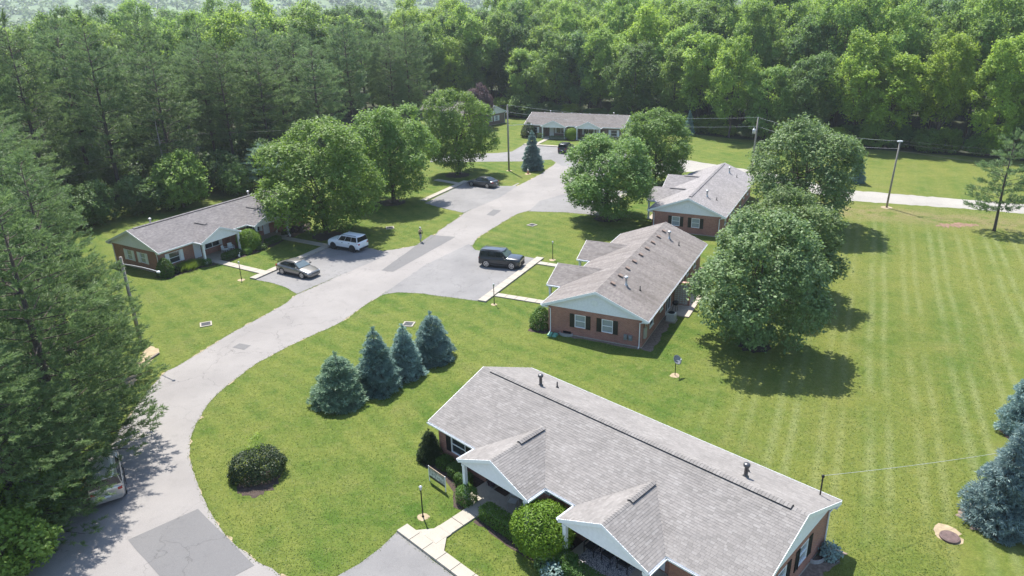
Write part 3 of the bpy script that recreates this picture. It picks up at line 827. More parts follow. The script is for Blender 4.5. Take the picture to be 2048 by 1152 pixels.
def zb(y): return HR - abs(y) * (SB if y < 0 else SF)
def make_building(key, label, site, rz, roofm, shut, vents, capm='pipe_grey', split=False, porchm=None):
    t = thing('brick_duplex', label, 'house', (*site, 0), math.radians(rz))
    link('wall', cached('wall', build_wall), 'brick_tan' if key in 'EFH' else 'brick', t)
    fnd = cached('found', lambda: MB().box(-XW - .02, XW + .02, YB - .02, YP + .0, 0, .09).data('foundation'))
    link('foundation', fnd, 'concrete', t)
    deck = link('roof', cached('deck', build_deck), roofm, t)
    if split:
        R = np.array([[math.cos(math.radians(rz)), -math.sin(math.radians(rz))], [math.sin(math.radians(rz)), math.cos(math.radians(rz))]])
        def dist(tb):
            p = np.mean(tab_pts(tb), axis=0); w = np.array([*(R @ p[:2] + np.array(site)), p[2]])
            u, v, z = PR(w)
            n = np.array([*(R @ tb[3][:2]), tb[3][2]])
            facing = (CAMP - w) @ n / np.linalg.norm(CAMP - w)
            # hidden under a porch roof?
            hid = abs(tb[3][1]) > .1 and any(abs(p[0] - s * PC) < PW * (p[1] - YE) / (WF - YE) for s in (-1, 1)) and p[1] > YE
            return (0 <= u < 2048 and 0 <= v < 1152 and facing > .05 and not hid), facing / np.linalg.norm(CAMP - w) ** 2
        sc = [(d, i) for i, d in enumerate(map(dist, TABS))]
        best = {i for _, i in sorted([(d[1], i) for d, i in sc if d[0]], reverse=True)[:295]}
        rest = [x for i, x in enumerate(TABS) if i not in best]
        link('shingle_field', tab_mesh(rest, 'shingle_field_near'), roofm, deck, kind='stuff')
        one = single_tab()
        for i in sorted(best):
            org, ax, up, n, x0, x1, v, e, th = TABS[i]
            o = link('shingle', one, 'shingle_pink_single', deck)
            p = org + ax * x0 + up * v + n * .002
            hand = 1 if np.cross(ax, up) @ n > 0 else -1
            if hand < 0: p = org + ax * x1 + up * v + n * .002; a2 = -ax
            else: a2 = ax
            w = x1 - x0
            o.matrix_local = Matrix(((a2[0] * w, up[0], n[0], p[0]), (a2[1] * w, up[1], n[1], p[1]), (a2[2] * w, up[2], n[2], p[2]), (0, 0, 0, 1)))
    else:
        link('shingle_field', cached('tabs', lambda: tab_mesh(TABS, 'shingle_field')), roofm, deck, kind='stuff')
    link('ridge_cap', cached('cap', ridge_cap_mesh), roofm, deck, kind='stuff')
    if vents == 'ridge':
        for d_ in cached('rvent', ridge_vent_mesh): link('ridge_vent', d_, 'dark_metal', deck)
        link('vent_cap', cached('vcap', vent_cap_mesh), roofm, deck, kind='stuff')
    else:
        bxm = cached('boxvent', lambda: MB().hexa([(-.15, -.2, 0), (.15, -.2, 0), (.15, .2, 0), (-.15, .2, 0), (-.11, -.17, .13), (.11, -.17, .13), (.11, .14, .16), (-.11, .14, .16)]).box(-.17, .17, -.2, .16, .13, .16).data('box_vent'))
        for i in range(9):
            x = -7.9 + 15.7 * i / 8
            o = link('box_vent', bxm, 'vent_brown' if key == 'C' else 'white_trim', deck, loc=(x, -.5, zb(-.5) + .01))
            o.rotation_euler = (math.atan(SB), 0, 0)
    for sx in (-1, 1):
        fl = cached('flue', lambda: MB().lathe([(.16, -.1), (.16, .06), (.10, .10), (.095, .62), (.15, .63), (.17, .66), (.17, .76), (.13, .80), (.02, .82)], 12).data('flue_pipe', True))
        link('flue_pipe', fl, capm, deck, loc=(sx * 6.85, -1.35, zb(-1.35)))
        pv = cached('pvent', lambda: MB().lathe([(.12, -.06), (.10, .06), (.045, .08), (.04, .42), (.03, .42)], 8).data('vent_pipe', True))
        link('vent_pipe', pv, 'dark_metal', deck, loc=(sx * 6.45, -2.45, zb(-2.45)))
    for s in (-1, 1):
        link('gable_siding', cached(('sid', s), lambda s=s: siding_gable(s * XW, s)), 'siding', t)
        lv = cached(('louv', s), lambda s=s: MB().lathe([(.28, 0), (.30, .03 * s), (.26, .045 * s), (.24, .03 * s), (.02, .03 * s)], 20, (s * (XW + .05), .15, 3.3), 'x').data('gable_vent'))
        link('gable_vent', lv, 'siding', t)
        link('porch_gable', cached(('pg', s), lambda s=s: porch_gable(s * PC)), 'siding', t)
        sl = cached(('slab', s), lambda s=s: MB().box(s * PC - 2.48, s * PC + 2.48, YP + .01, YPF - .1, 0, .10).data('porch_slab'))
        link('porch_slab', sl, 'concrete', t)
        for q in (-1, 1):
            cm = cached('column', lambda: MB().box(-.10, .10, -.10, .10, .26, 2.14).box(-.125, .125, -.125, .125, .10, .26).box(-.125, .125, -.125, .125, 2.14, 2.275).data('column'))
            link('column', cm, 'white_trim', t, loc=(s * PC + q * 2.35, YPF - .225, 0))
    for nm, mm, ky, fn in (('trim_board', 'white_trim', 'trim', trim_mesh), ('soffit_panel', 'soffit', 'soffit', soffit_mesh),
                           ('gutter', 'white_trim', 'gutf', lambda: gutter_mesh('f')), ('gutter', 'white_trim', 'gutb', lambda: gutter_mesh('b'))):
        for d_ in cached(ky, fn): link(nm, d_, mm, t)
    for x in (-XR + .12, XR - .12):
        for fr in (True, False):
            link('downspout', cached(('ds', x, fr), lambda: downspout_mesh(x, fr)), 'white_trim', t)
    # windows and doors
    k0 = len(t.children)
    for s in (-1, 1):
        for y, w in GW: window_parts(t, (s * XW, y), (0, 1), (s, 0), w, .82, 1.97, 1, 'pane_blind', shut)
    window_parts(t, (XW - 1.8, YF), (1, 0), (0, 1), 1.3, .78, 1.98, 1, 'pane_dark', shut)
    window_parts(t, (-XW + 1.8, YF), (1, 0), (0, 1), 1.3, .78, 1.98, 1, 'pane_dark', shut)
    window_parts(t, (PC - .7, YP), (1, 0), (0, 1), 2.0, .75, 2.0, 2, 'pane_dark', shut, .3)
    window_parts(t, (-PC + .7, YP), (1, 0), (0, 1), 2.0, .75, 2.0, 2, 'pane_dark', shut, .3)
    for x, w, z0, z1 in BACKO:
        window_parts(t, (x, YB), (1, 0), (0, -1), w, z0, z1, 2 if w > 1.5 else 1, 'pane_dark')
    for dx in (PC + 2.5 - 1.2, -PC - 2.5 + 1.2):
        dm = MB().box(dx - .48, dx + .48, YP - .085, YP - .05, .10, 2.12)
        for zz0, zz1 in ((.3, .95), (1.1, 1.95)):
            for q in (-1, 1): dm.box(dx + q * .22 - .15, dx + q * .22 + .15, YP - .05, YP - .035, zz0, zz1)
        d = link('door', dm.data('door'), 'door_white', t)
        link('handle', MB().lathe([(.0, .0), (.03, .0), (.035, .05), (.02, .07)], 8, (dx - .38, YP - .05, 1.0), 'y').data('handle'), 'dark_metal', d)
    return t
HOUSES = {}
HOUSES['D'] = make_building('D', 'near brick duplex with pinkish grey shingle roof and two gabled porches', *BSITE['D'], 'shingle_pink', 'black_shutter', 'ridge', split=True)
HOUSES['C'] = make_building('C', 'brick duplex with weathered brown roof and a row of brown box vents', *BSITE['C'], 'shingle_old', 'black_shutter', 'box', 'galvanised')
HOUSES['A'] = make_building('A', 'brick duplex with white shutters beside the left parking bay', *BSITE['A'], 'shingle_grey', 'white_shutter', 'ridge', 'galvanised')
HOUSES['B'] = make_building('B', 'brick duplex with pale grey roof and black shutters behind the brown-roofed one', *BSITE['B'], 'shingle_pale', 'black_shutter', 'ridge', 'galvanised')
HOUSES['E'] = make_building('E', 'far brick duplex facing the camera at the end of the road', *BSITE['E'], 'shingle_dark', 'white_shutter', 'box', 'galvanised')
make_building('F', 'far duplex mostly hidden behind the leafy trees, one gable end showing', (-10.8, 174.0), 138, 'shingle_grey', 'white_shutter', 'ridge', 'galvanised')
make_building('H', 'small glimpse of a far house roof between the tall pines', (-63, 186.0), 150, 'shingle_grey', 'white_shutter', 'ridge', 'galvanised')

# extras fixed to single houses
tC, tD, tA = HOUSES['C'], HOUSES['D'], HOUSES['A']
fin = link('fin_wall', MB().box(-.5, -.28, -5.35, YB - .02, 0, 2.2).data('fin_wall'), 'brick', tC)
fm = MB()
for i in range(5):
    for j in range(9):
        y0, z0 = -5.15 + i * .24, .25 + j * .2
        fm.lathe([(.055, -.53), (.085, -.53), (.085, -.505), (.055, -.505)], 8, (0, y0 + .1, z0 + .08), 'x')
for i in range(6): fm.box(-.53, -.505, -5.17 + i * .24 - .012, -5.17 + i * .24 + .012, .2, 2.05)
for j in range(10): fm.box(-.532, -.507, -5.18, -3.96, .2 + j * .2 - .012, .2 + j * .2 + .012)
link('lattice_panel', fm.data('lattice_panel'), 'lattice', fin)
link('coping', MB().box(-.56, -.22, -5.42, YB - .03, 2.2, 2.27).data('coping'), 'cap_pink', fin)
link('patio_slab', MB().box(-2.9, 2.4, -5.9, YB - .03, 0, .10).data('patio_slab'), 'patio_stone', tC)
for i, y in enumerate((-2.55, -2.95)):
    mt = MB().box(-XW - .16, -XW - .004, y - .15, y + .15, .55, 1.0)
    mt.lathe([(.12, 0), (.12, -.06), (.09, -.10), (.02, -.11)], 12, (-XW - .16, y, .82), 'x')
    link('electric_meter', mt.data('electric_meter'), 'meter', tC)
link('breaker_box', MB().box(-9.9, -9.45, YB - .18, YB - .004, .7, 1.6).tube([(-9.7, YB - .08, 1.6), (-9.7, YB - .08, 2.3)], .03, 6).data('breaker_box'), 'galvanised', tC)
for i, y in enumerate((.4,)):
    link('crawl_vent', MB().box(-XW - .03, -XW - .005, 2.2, 2.9, .12, .32).data('crawl_vent'), 'dark_metal', tC)
mast = MB().tube([(-9.7, -3.75, zb(-3.75) - .1), (-9.7, -3.75, zb(-3.75) + 1.1), (-9.66, -3.78, zb(-3.75) + 1.18)], .04, 8).lathe([(.07, 0), (.085, .06), (.05, .14), (.01, .16)], 8, (-9.7, -3.75, zb(-3.75) + 1.08))
link('service_mast', mast.data('service_mast'), 'dark_metal', tD)
for y in (2.6, -2.7):
    wl = MB()
    for i in range(9):
        a = math.pi * i / 8 - math.pi / 2; b = math.pi * (i + 1) / 8 - math.pi / 2
    wl.prism([(-XW - .02 - .45 * math.cos(q), y + .6 * math.sin(q)) for q in np.linspace(-1.57, 1.57, 9)] + [(-XW - .02 - .41 * math.cos(q), y + .56 * math.sin(q)) for q in np.linspace(1.57, -1.57, 9)], 'z', -.05, .22)
    link('window_well', wl.data('window_well'), 'galvanised', tD if y < 0 else tC)

# ------------------------------------------------------------------ vegetation
def leaf_quads(P, N, size, rng, asp=.62):
    n = len(P)
    t = nrm(np.cross(N, rng.normal(size=(n, 3))))
    b = np.cross(N, t)
    s = size * rng.uniform(.7, 1.3, (n, 1))
    V = np.empty((n, 4, 3)); V[:, 0] = P - t * s * .5; V[:, 1] = P + b * s * asp * .5 - N * s * .06
    V[:, 2] = P + t * s * .5; V[:, 3] = P - b * s * asp * .5 - N * s * .06
    return V.reshape(-1, 3), np.arange(4 * n).reshape(-1, 4)
def blades(P, D, ln, wd, rng):
    n = len(P)
    s = nrm(np.cross(D, rng.normal(size=(n, 3))))
    l = ln * rng.uniform(.7, 1.25, (n, 1))
    V = np.empty((n, 4, 3)); V[:, 0] = P; V[:, 1] = P + D * l * .5 + s * wd * .5; V[:, 2] = P + D * l; V[:, 3] = P + D * l * .5 - s * wd * .5
    return V.reshape(-1, 3), np.arange(4 * n).reshape(-1, 4)
def sphere_dirs(n, rng): return nrm(rng.normal(size=(n, 3)))
def limb(mb, a, b, r0, r1, rng, k=4, wob=.06, n=6):
    a, b = np.array(a, float), np.array(b, float); L = np.linalg.norm(b - a)
    pts = [a + (b - a) * i / k + (rng.normal(size=3) * wob * L * (0 < i < k)) for i in range(k + 1)]
    mb.tube(pts, [r0 + (r1 - r0) * i / k for i in range(k + 1)], n, False)
def broadleaf(seed, H, zb_, rx, nl, ns, per, leaf, spray, tr=.22, core=.5, lobe=(.30, .44), ragged=.1, bot=.0, upb=.45):
    rng = np.random.default_rng(seed)
    cz, rz = (H + zb_) / 2, (H - zb_) / 2
    cen = []; rad = []
    ga = math.pi * (3 - 5 ** .5)
    for i in range(nl):
        z = 1 - 2 * (i + .5) / nl; r = math.sqrt(max(0, 1 - z * z)); a = ga * i + rng.uniform(-.5, .5)
        k = rng.uniform(.58, .80) + rng.normal() * ragged
        # fuller below the middle
        fx = 1.0 + bot * (-z)
        cen.append((r * math.cos(a) * rx * k * fx, r * math.sin(a) * rx * k * fx, cz + z * rz * min(k + .06, .86)))
        rad.append(rx * rng.uniform(*lobe))
    cen, rad = np.array(cen), np.array(rad)
    li = rng.choice(nl, ns, p=rad ** 2 / (rad ** 2).sum())
    d = sphere_dirs(ns, rng)
    out = nrm(cen[li] - np.array([0, 0, cz]) + 1e-6)
    d = nrm(d + out * .4 + np.array([0, 0, upb]))
    S = cen[li] + d * rad[li][:, None] * rng.uniform(.55, 1.0, (ns, 1)) ** .45 * np.array([1, 1, .85])
    e = np.sqrt((S[:, 0] / rx) ** 2 + (S[:, 1] / rx) ** 2 + ((S[:, 2] - cz) / rz) ** 2)
    keep = (e > core) | (rng.random(ns) < .25); keep &= S[:, 2] > max(.25, zb_ * .6)
    S, d, out = S[keep], d[keep], out[keep]; n = len(S)
    D = nrm(d * .7 + out * .35 + np.array([0, 0, .3]) + rng.normal(size=(n, 3)) * .4)
    ln = spray * rng.uniform(.6, 1.35, n)
    t = rng.random((n, per))
    P = S[:, None, :] + D[:, None, :] * (t * ln[:, None])[..., None] + rng.normal(size=(n, per, 3)) * spray * .17
    N = nrm((np.array([0, 0, .75]) + d[:, None, :] * .6 + rng.normal(size=(n, per, 3)) * .55).reshape(-1, 3))
    P = P.reshape(-1, 3); P[:, 2] = np.maximum(P[:, 2], .12)
    V, F = leaf_quads(P, N, leaf, rng)
    tb = MB()
    top = cz + rz * .35
    pts = [np.array([0, 0, -.1]), np.array([0, 0, .4])] + [np.array([rng.normal() * .12, rng.normal() * .12, z]) for z in np.linspace(max(1, zb_ * .8), top, 4)]
    tb.tube(pts, [tr * 1.5, tr * 1.1, tr, tr * .8, tr * .5, tr * .2], 8)
    for i in rng.choice(nl, min(nl, 12), replace=False):
        z0 = rng.uniform(max(.8, zb_ * .7), cz); limb(tb, (0, 0, z0), cen[i], tr * .45, tr * .1, rng)
    return np_mesh('crown', V, F), tb.data('trunk', True)
def conifer(seed, H, z0, R, whorls, nb, tufts, bl, bw_, per, rise, prof, droop=0., tr=.2, sub=.35, flat=.5, gap=0., up_=.25, jit=.35):
    """whorled conifer: branches with tufts of needle blades"""
    rng = np.random.default_rng(seed)
    P = []; D = []; tb = MB()
    tb.tube([(0, 0, -.1), (0, 0, .3), (rng.normal() * .05, rng.normal() * .05, H * .5), (0, 0, H * .97)], [tr * 1.4, tr * 1.1, tr * .65, .02], 8)
    for w in range(whorls):
        f = (w + rng.uniform(-.3, .3)) / whorls; f = min(max(f, 0), 1)
        z = z0 + (H - z0) * f; L0 = R * prof(f)
        if L0 < .05: continue
        k = max(3, int(round(nb * (1 - .35 * f)))); a0 = rng.uniform(0, 6.28)
        for j in range(k):
            if rng.random() < gap: continue
            a = a0 + 6.283 * j / k + rng.normal() * .16; L = L0 * rng.uniform(.72, 1.12)
            zz = z + rng.normal() * (H - z0) / whorls * jit
            nt = max(4, int(tufts * (L / R) ** 1.15 * rng.uniform(.8, 1.2)))
            s = rng.random(nt) ** .62
            lat = (rng.random(nt) * 2 - 1) * sub * L * np.sin(np.pi * (.12 + .80 * s)) * .9
            el = rise * s * L - droop * (s ** 1.6) * L + rng.normal(size=nt) * .05 * L * flat
            x = s * L * math.cos(a) - lat * math.sin(a); y = s * L * math.sin(a) + lat * math.cos(a)
            P.append(np.stack([x, y, zz + el], 1))
            dd = np.stack([math.cos(a) - np.sign(lat) * .55 * math.sin(a), math.sin(a) + np.sign(lat) * .55 * math.cos(a), np.full(nt, up_ + rise * .5 - droop * .5)], 1)
            D.append(dd)
            if tr > .1 and L > .5:
                pts = [np.array([math.cos(a) * L * q, math.sin(a) * L * q, zz + rise * q * L - droop * q ** 1.6 * L - .03]) for q in (0, .5, .95)]
                tb.tube(pts, [tr * .22 * (1 - .5 * f), tr * .14, .012], 5, False)
    # leader
    n = 14; P.append(np.stack([rng.normal(size=n) * .05, rng.normal(size=n) * .05, H - rng.random(n) * H * .06], 1)); D.append(np.tile([0, 0, 1.], (n, 1)) + rng.normal(size=(n, 3)) * .4)
    P = np.concatenate(P); D = nrm(np.concatenate(D)); n = len(P)
    P[:, 2] = np.maximum(P[:, 2], .12)
    Pb = np.repeat(P, per, 0) + rng.normal(size=(n * per, 3)) * bl * .12
    Db = nrm(np.repeat(D, per, 0) + rng.normal(size=(n * per, 3)) * .55)
    V, F = blades(Pb, Db, bl, bw_, rng)
    V[:, 2] = np.maximum(V[:, 2], .04)
    return np_mesh('crown', V, F), tb.data('trunk', True)
def plume_pine(seed, H, z0, R, whorls, nb, dens, pl, bl, bw_, per, prof, rise=.10, gap=.1, tr=.26, sub=.42):
    """white pine: separate boughs, each carrying bottle-brush plumes toward its outer part"""
    rng = np.random.default_rng(seed); S = []; A = []; tb = MB()
    tb.tube([(0, 0, -.1), (0, 0, .4), (rng.normal() * .08, rng.normal() * .08, H * .5), (0, 0, H * .97)], [tr * 1.4, tr * 1.1, tr * .65, .02], 8)
    for w in range(whorls):
        f = min(max((w + rng.uniform(-.25, .25)) / whorls, 0), 1); z = z0 + (H - z0) * f
        k = max(3, int(round(nb * (1 - .3 * f)))); a0 = rng.uniform(0, 6.28)
        for j in range(k):
            if rng.random() < gap: continue
            a = a0 + 6.283 * j / k + rng.normal() * .2; L = R * prof(f) * rng.uniform(.62, 1.15)
            if L < .3: continue
            zz = z + rng.normal() * .18; rs = rise + rng.normal() * .05 + .35 * f ** 2
            n = max(3, int(dens * L ** 1.35 * rng.uniform(.75, 1.25)))
            s_ = .22 + .78 * rng.random(n) ** .75
            lat = (rng.random(n) * 2 - 1) * sub * L * np.sin(np.pi * np.clip(.10 + .78 * s_, 0, 1))
            el = rs * s_ * L + .05 * L * s_ ** 3 + rng.normal(size=n) * .10
            S.append(np.stack([s_ * L * math.cos(a) - lat * math.sin(a), s_ * L * math.sin(a) + lat * math.cos(a), zz + el], 1))
            la = np.clip(lat / (.3 * L + .1), -1, 1) * .8
            A.append(np.stack([math.cos(a) - la * math.sin(a), math.sin(a) + la * math.cos(a), np.full(n, .45) + rng.normal(size=n) * .2], 1))
            tb.tube([np.array([math.cos(a) * L * q, math.sin(a) * L * q, zz + rs * q * L + .05 * L * q ** 3]) for q in (0, .5, .95)], [tr * .24 * (1 - .6 * f), tr * .14, .012], 5, False)
    S.append(np.stack([rng.normal(size=8) * .1, rng.normal(size=8) * .1, H - rng.random(8) * .9], 1)); A.append(np.tile([0, 0, 1.], (8, 1)) + rng.normal(size=(8, 3)) * .4)
    S = np.concatenate(S); A = nrm(np.concatenate(A) + 0); n = len(S)
    t = rng.random((n, per)); lens = pl * rng.uniform(.6, 1.25, (n, 1))
    P = S[:, None, :] + A[:, None, :] * (t * lens)[..., None]
    D = nrm((A[:, None, :] * .85 + rng.normal(size=(n, per, 3)) * .5 + np.array([0, 0, .12])).reshape(-1, 3))
    V, F = blades(P.reshape(-1, 3), D, bl, bw_, rng); V[:, 2] = np.maximum(V[:, 2], .05)
    return np_mesh('crown', V, F), tb.data('trunk', True)
def shell_bush(seed, pts_n, leaf, mode='leaf'):
    """foliage over a set of surface points and normals"""
    P, N = pts_n; rng = np.random.default_rng(seed); n = len(P)
    P = P + N * rng.normal(size=(n, 1)) * leaf * .55
    P[:, 2] = np.maximum(P[:, 2], .03)
    Nn = nrm(N * .8 + rng.normal(size=(n, 3)) * .6 + np.array([0, 0, .3]))
    V, F = leaf_quads(P, Nn, leaf, rng, .7)
    return np_mesh('foliage', V, F)
def ell_pts(n, rx, ry, rz, cz, seed, pw=1., bump=.1, zmin=.02):
    rng = np.random.default_rng(seed); d = sphere_dirs(n, rng)
    bd = sphere_dirs(14, rng); k = 1 + bump * np.clip((d @ bd.T).max(1) - .75, -.2, .25) / .25
    e = np.abs(d) ** pw * np.sign(d); e /= (np.abs(e) ** 4).sum(1, keepdims=True) ** .25 if pw < 1 else 1.
    P = e * np.array([rx, ry, rz]) * k[:, None] * (1 - .12 * rng.random((n, 1)) ** 2) + np.array([0, 0, cz])
    m = P[:, 2] > zmin
    return P[m], nrm(d[m] / np.array([rx, ry, rz]))
def box_pts(n, lx, ly, h, seed, rnd_=.8):
    """points on a clipped hedge block with softened corners"""
    rng = np.random.default_rng(seed)
    d = rng.uniform(-1, 1, (n, 3)); ax = rng.choice(3, n, p=np.array([ly * h, lx * h, lx * ly * .75]) / (ly * h + lx * h + lx * ly * .75))
    sg = np.sign(rng.uniform(-1, 1, n)); d[np.arange(n), ax] = sg
    d[:, 2] = np.where(ax == 2, 1, d[:, 2])
    l = (np.abs(d) ** 6).sum(1, keepdims=True) ** (1 / 6.); d = d / np.maximum(l, 1.0)
    P = d * np.array([lx / 2, ly / 2, h / 2]) + np.array([0, 0, h / 2])
    N = nrm(np.abs(d) ** 5 * np.sign(d) + 1e-6)
    wob = 1 + .05 * np.sin(P[:, :1] * 3.1 + seed) * np.cos(P[:, 1:2] * 2.7)
    return P * np.concatenate([wob, wob, np.ones_like(wob)], 1), N

def place_tree(name, label, cat, crown, trunk, mat, bark, loc, rz=0, sc=(1, 1, 1), group=None, cname='crown', tname='trunk'):
    o = thing(name, label, cat, (loc[0], loc[1], 0), rz, group); o.scale = sc
    link(cname, crown, mat, o)
    if trunk is not None: link(tname, trunk, bark, o)
    return o

# ---- the round maples on the lawns
mapleA = broadleaf(11, 10.4, .35, 4.9, 34, 3300, 12, .24, .70, .2, .42, (.22, .33), .09, .12)
mapleB = broadleaf(12, 10.6, 1.0, 4.8, 30, 3200, 12, .24, .72, .2, .42, (.23, .34), .12, .10)
mapleC = broadleaf(13, 13.6, .5, 5.9, 34, 3900, 12, .27, .85, .26, .36, (.21, .33), .14, .05)
mapleD = broadleaf(14, 13.4, .6, 5.4, 32, 3700, 12, .27, .85, .26, .36, (.22, .34), .15, .05)
for nm, me, px, h0, w0, hh, ww, rz, mt, lab in (
        ('M1', mapleA, (1508, 688), 10.4, 4.9, 10.4, 4.9, 0.4, 'leaf_silver', 'big round silvery maple nearest the camera, right of the brown-roofed duplex'),
        ('M2', mapleB, (1556, 590), 10.6, 4.8, 9.5, 4.9, 1.9, 'leaf_silver', 'round maple just behind the big silvery maple on the right lawn'),
        ('M3', mapleB, (1600, 452), 10.6, 4.8, 12.3, 5.8, 4.0, 'leaf_silver', 'farthest of the three round maples, beside the gravel lane'),
        ('T1', mapleC, (655, 466), 13.6, 5.9, 13.2, 6.8, .3, 'leaf_maple', 'broad leafy maple behind the white parked car'),
        ('T2', mapleD, (788, 405), 13.4, 5.4, 13.4, 5.7, 2.2, 'leaf_maple', 'middle leafy maple of the three left of the road'),
        ('T3', mapleC, (918, 348), 13.6, 5.9, 13.0, 5.6, 3.7, 'leaf_maple', 'leafy maple over the dark parked saloon near the utility pole'),
        ('T4', mapleD, (1213, 440), 13.4, 5.4, 10.8, 5.6, .8, 'leaf_maple', 'leafy maple on the lawn between the two right-hand duplexes'),
        ('T5', mapleD, (1308, 370), 13.4, 5.4, 11.0, 5.2, 5.1, 'leaf_maple', 'dark leafy maple at the far corner of the pale-roofed duplex')):
    g = G(*px)
    place_tree('maple_tree', lab, 'tree', me[0], me[1], mt, 'bark', g, rz, (ww / w0, ww / w0, hh / h0))
# purple-leaved tree behind
place_tree('purple_tree', 'small purple-leaved tree behind the leafy maples', 'tree', mapleB[0], mapleB[1], 'leaf_purple', 'bark', (-6.5, 163), 1., (.62, .62, .86))

# ---- spruces
def cone(f): return (1 - f) ** .85 * (.78 + .22 * min(1, f * 6))
def cone2(f): return (1 - f ** 1.15) ** .85 * (.82 + .18 * min(1, f * 6))
def fat(f): return (1 - f ** 1.5) ** .8 * (.85 + .15 * min(1, f * 5))
spruceA = conifer(21, 4.4, .30, 2.15, 10, 15, 74, .22, .042, 8, .0, fat, .34, .10, .55, .22, 0, .25, .12)
spruceB = conifer(22, 5.6, .28, 2.0, 14, 12, 70, .23, .042, 8, .02, cone2, .36, .11, .5, .28, .06, .25, .2)
spruceC = conifer(23, 7.0, .45, 2.5, 15, 11, 72, .30, .055, 8, .02, cone2, .30, .14, .5, .3, .08, .25, .2)
for me, px, h0, hh, ww, mt, lab, rz in (
        (spruceA, (681, 800), 4.4, 3.75, 1.02, 'needle_green', 'squat green spruce at the near end of the row of four', 0),
        (spruceB, (757, 774), 5.6, 4.75, 1.0, 'needle_blue', 'tall drooping blue spruce, second in the row of four', 1.3),
        (spruceB, (812, 747), 5.6, 4.05, .88, 'needle_blue', 'slim dark blue spruce, third in the row of four', 3.3),
        (spruceA, (866, 717), 4.4, 4.0, .86, 'needle_blue', 'blue green spruce at the far end of the row of four', 2.1),
        (spruceC, (1065, 339), 7.0, 6.3, .84, 'needle_blue', 'blue spruce standing alone beside the hydrant and utility pole', .5),
        (spruceC, (1712, 366), 7.0, 4.9, .52, 'needle_blue', 'small blue spruce on the field by the gravel lane', 2.5),
        (spruceC, (1994, 1046), 7.0, 5.8, .78, 'needle_pale', 'pale blue spruce beside the manhole cover', .9),
        (spruceC, (2050, 868), 7.0, 6.2, .72, 'needle_pale', 'pale blue spruce at the right edge, behind the other pale one', 2.9)):
    place_tree('spruce_tree', lab, 'tree', me[0], me[1], mt, 'bark_pine', G(*px), rz, (ww, ww, hh / h0))
place_tree('spruce_tree', 'tiny blue spruce at the wood edge behind the dark leafy maple', 'tree', spruceC[0], spruceC[1], 'needle_blue', 'bark_pine', (36.8, 147.5), 1.1, (.5, .5, .7))

# ---- white pines
def pinep(f): return (.55 + .45 * min(1, f * 2.2)) * (1 - f ** 2.2) ** .75
def pinew(f): return (.9 + .1 * min(1, f * 3)) * (1 - f ** 1.7) ** .8
pineA = plume_pine(31, 19, .8, 5.6, 22, 7, 4.0, .62, .30, .046, 36, pinew, .10, .03)
pineB = plume_pine(32, 20, 2.0, 5.2, 20, 6, 3.8, .66, .36, .060, 28, pinep, .14, .05)
pineC = plume_pine(33, 21, 4.5, 4.9, 17, 6, 3.4, .75, .42, .070, 22, pinep, .16, .08)
pineD = plume_pine(34, 20, 6.5, 4.6, 15, 6, 3.4, .75, .42, .075, 22, pinep, .16, .10)
thin = plume_pine(35, 11.2, 2.2, 3.1, 11, 5, 4.6, .6, .34, .055, 26, pinew, .12, .2, .16)
pines = [  # x, y, height, width, which
    ((-27.9, 38.2), 17.0, 1.05, 0, 'huge white pine at the left, its boughs over the road'),
    ((-33.2, 48.8), 17.0, .88, 0, 'white pine just behind the huge one, boughs crossing the street lamp pole'),
    ((-27.0, 31.8), 12.0, .88, 0, 'white pine at the near left, above the silver parked car')]
for i, (p, h, w, k, lab) in enumerate(pines):
    me = (pineA, pineB, pineC, pineD)[k]
    place_tree('white_pine', lab, 'tree', me[0], me[1], 'needle_pine', 'bark_pine', p, i * 1.7 + .4, (w, w, h / (19, 20, 21, 20)[k]))
rngp = np.random.default_rng(8)
row = []
for (x, y) in ((-41, 58.5), (-40.5, 50), (-47, 66), (-51.5, 74), (-48, 55), (-55, 62), (-60, 72), (-59, 82), (-65, 90), (-68, 78), (-72, 100), (-62, 97), (-57, 104), (-50, 106.5), (-55, 116),
               (-64, 112), (-48, 117), (-43.5, 113.5), (-45, 127), (-38, 122), (-52, 127), (-39, 133), (-33.5, 130), (-46, 138), (-36, 143), (-29, 141), (-41, 150), (-31, 152), (-24, 150), (-35, 161), (-26, 163),
               (-60, 124), (-70, 118), (-76, 108), (-82, 118), (-68, 132), (-57, 137), (-49, 148), (-44, 160), (-20, 172), (-29, 176), (-80, 96), (-88, 106), (-21, 159)):
    row.append((x + rngp.normal() * .8, y + rngp.normal() * .8))
for i, p in enumerate(row):
    near = p[1] < 84 and p[0] < -39
    k = int(rngp.choice([0, 1])) if near else int(rngp.choice([1, 2, 3], p=[.34, .36, .3]))
    me = (pineA, pineB, pineC, pineD)[k]; hh = (rngp.uniform(23.5, 26.5) if p[0] < -57 and p[1] < 125 else rngp.uniform(19, 24.5)) if p[1] > 84 else rngp.uniform(17, 20.5); w = rngp.uniform(.9, 1.15)
    place_tree('white_pine', ('tall dark pine at the left edge, before the white-shuttered duplex' if p[1] < 80 else 'tall dark pine in the stand behind the white-shuttered duplex'), 'tree', me[0], me[1], 'needle_pine', 'bark_pine', p, rngp.uniform(0, 6.28), (w, w, hh / (19, 20, 21, 20)[k]), 'pines at the left edge' if p[1] < 80 else 'pines in the stand behind the duplex')
place_tree('white_pine', 'thin open pine standing alone by the gravel lane', 'tree', thin[0], thin[1], 'needle_pine', 'bark_pine', G(1988, 462), .6, (1, 1, 1))
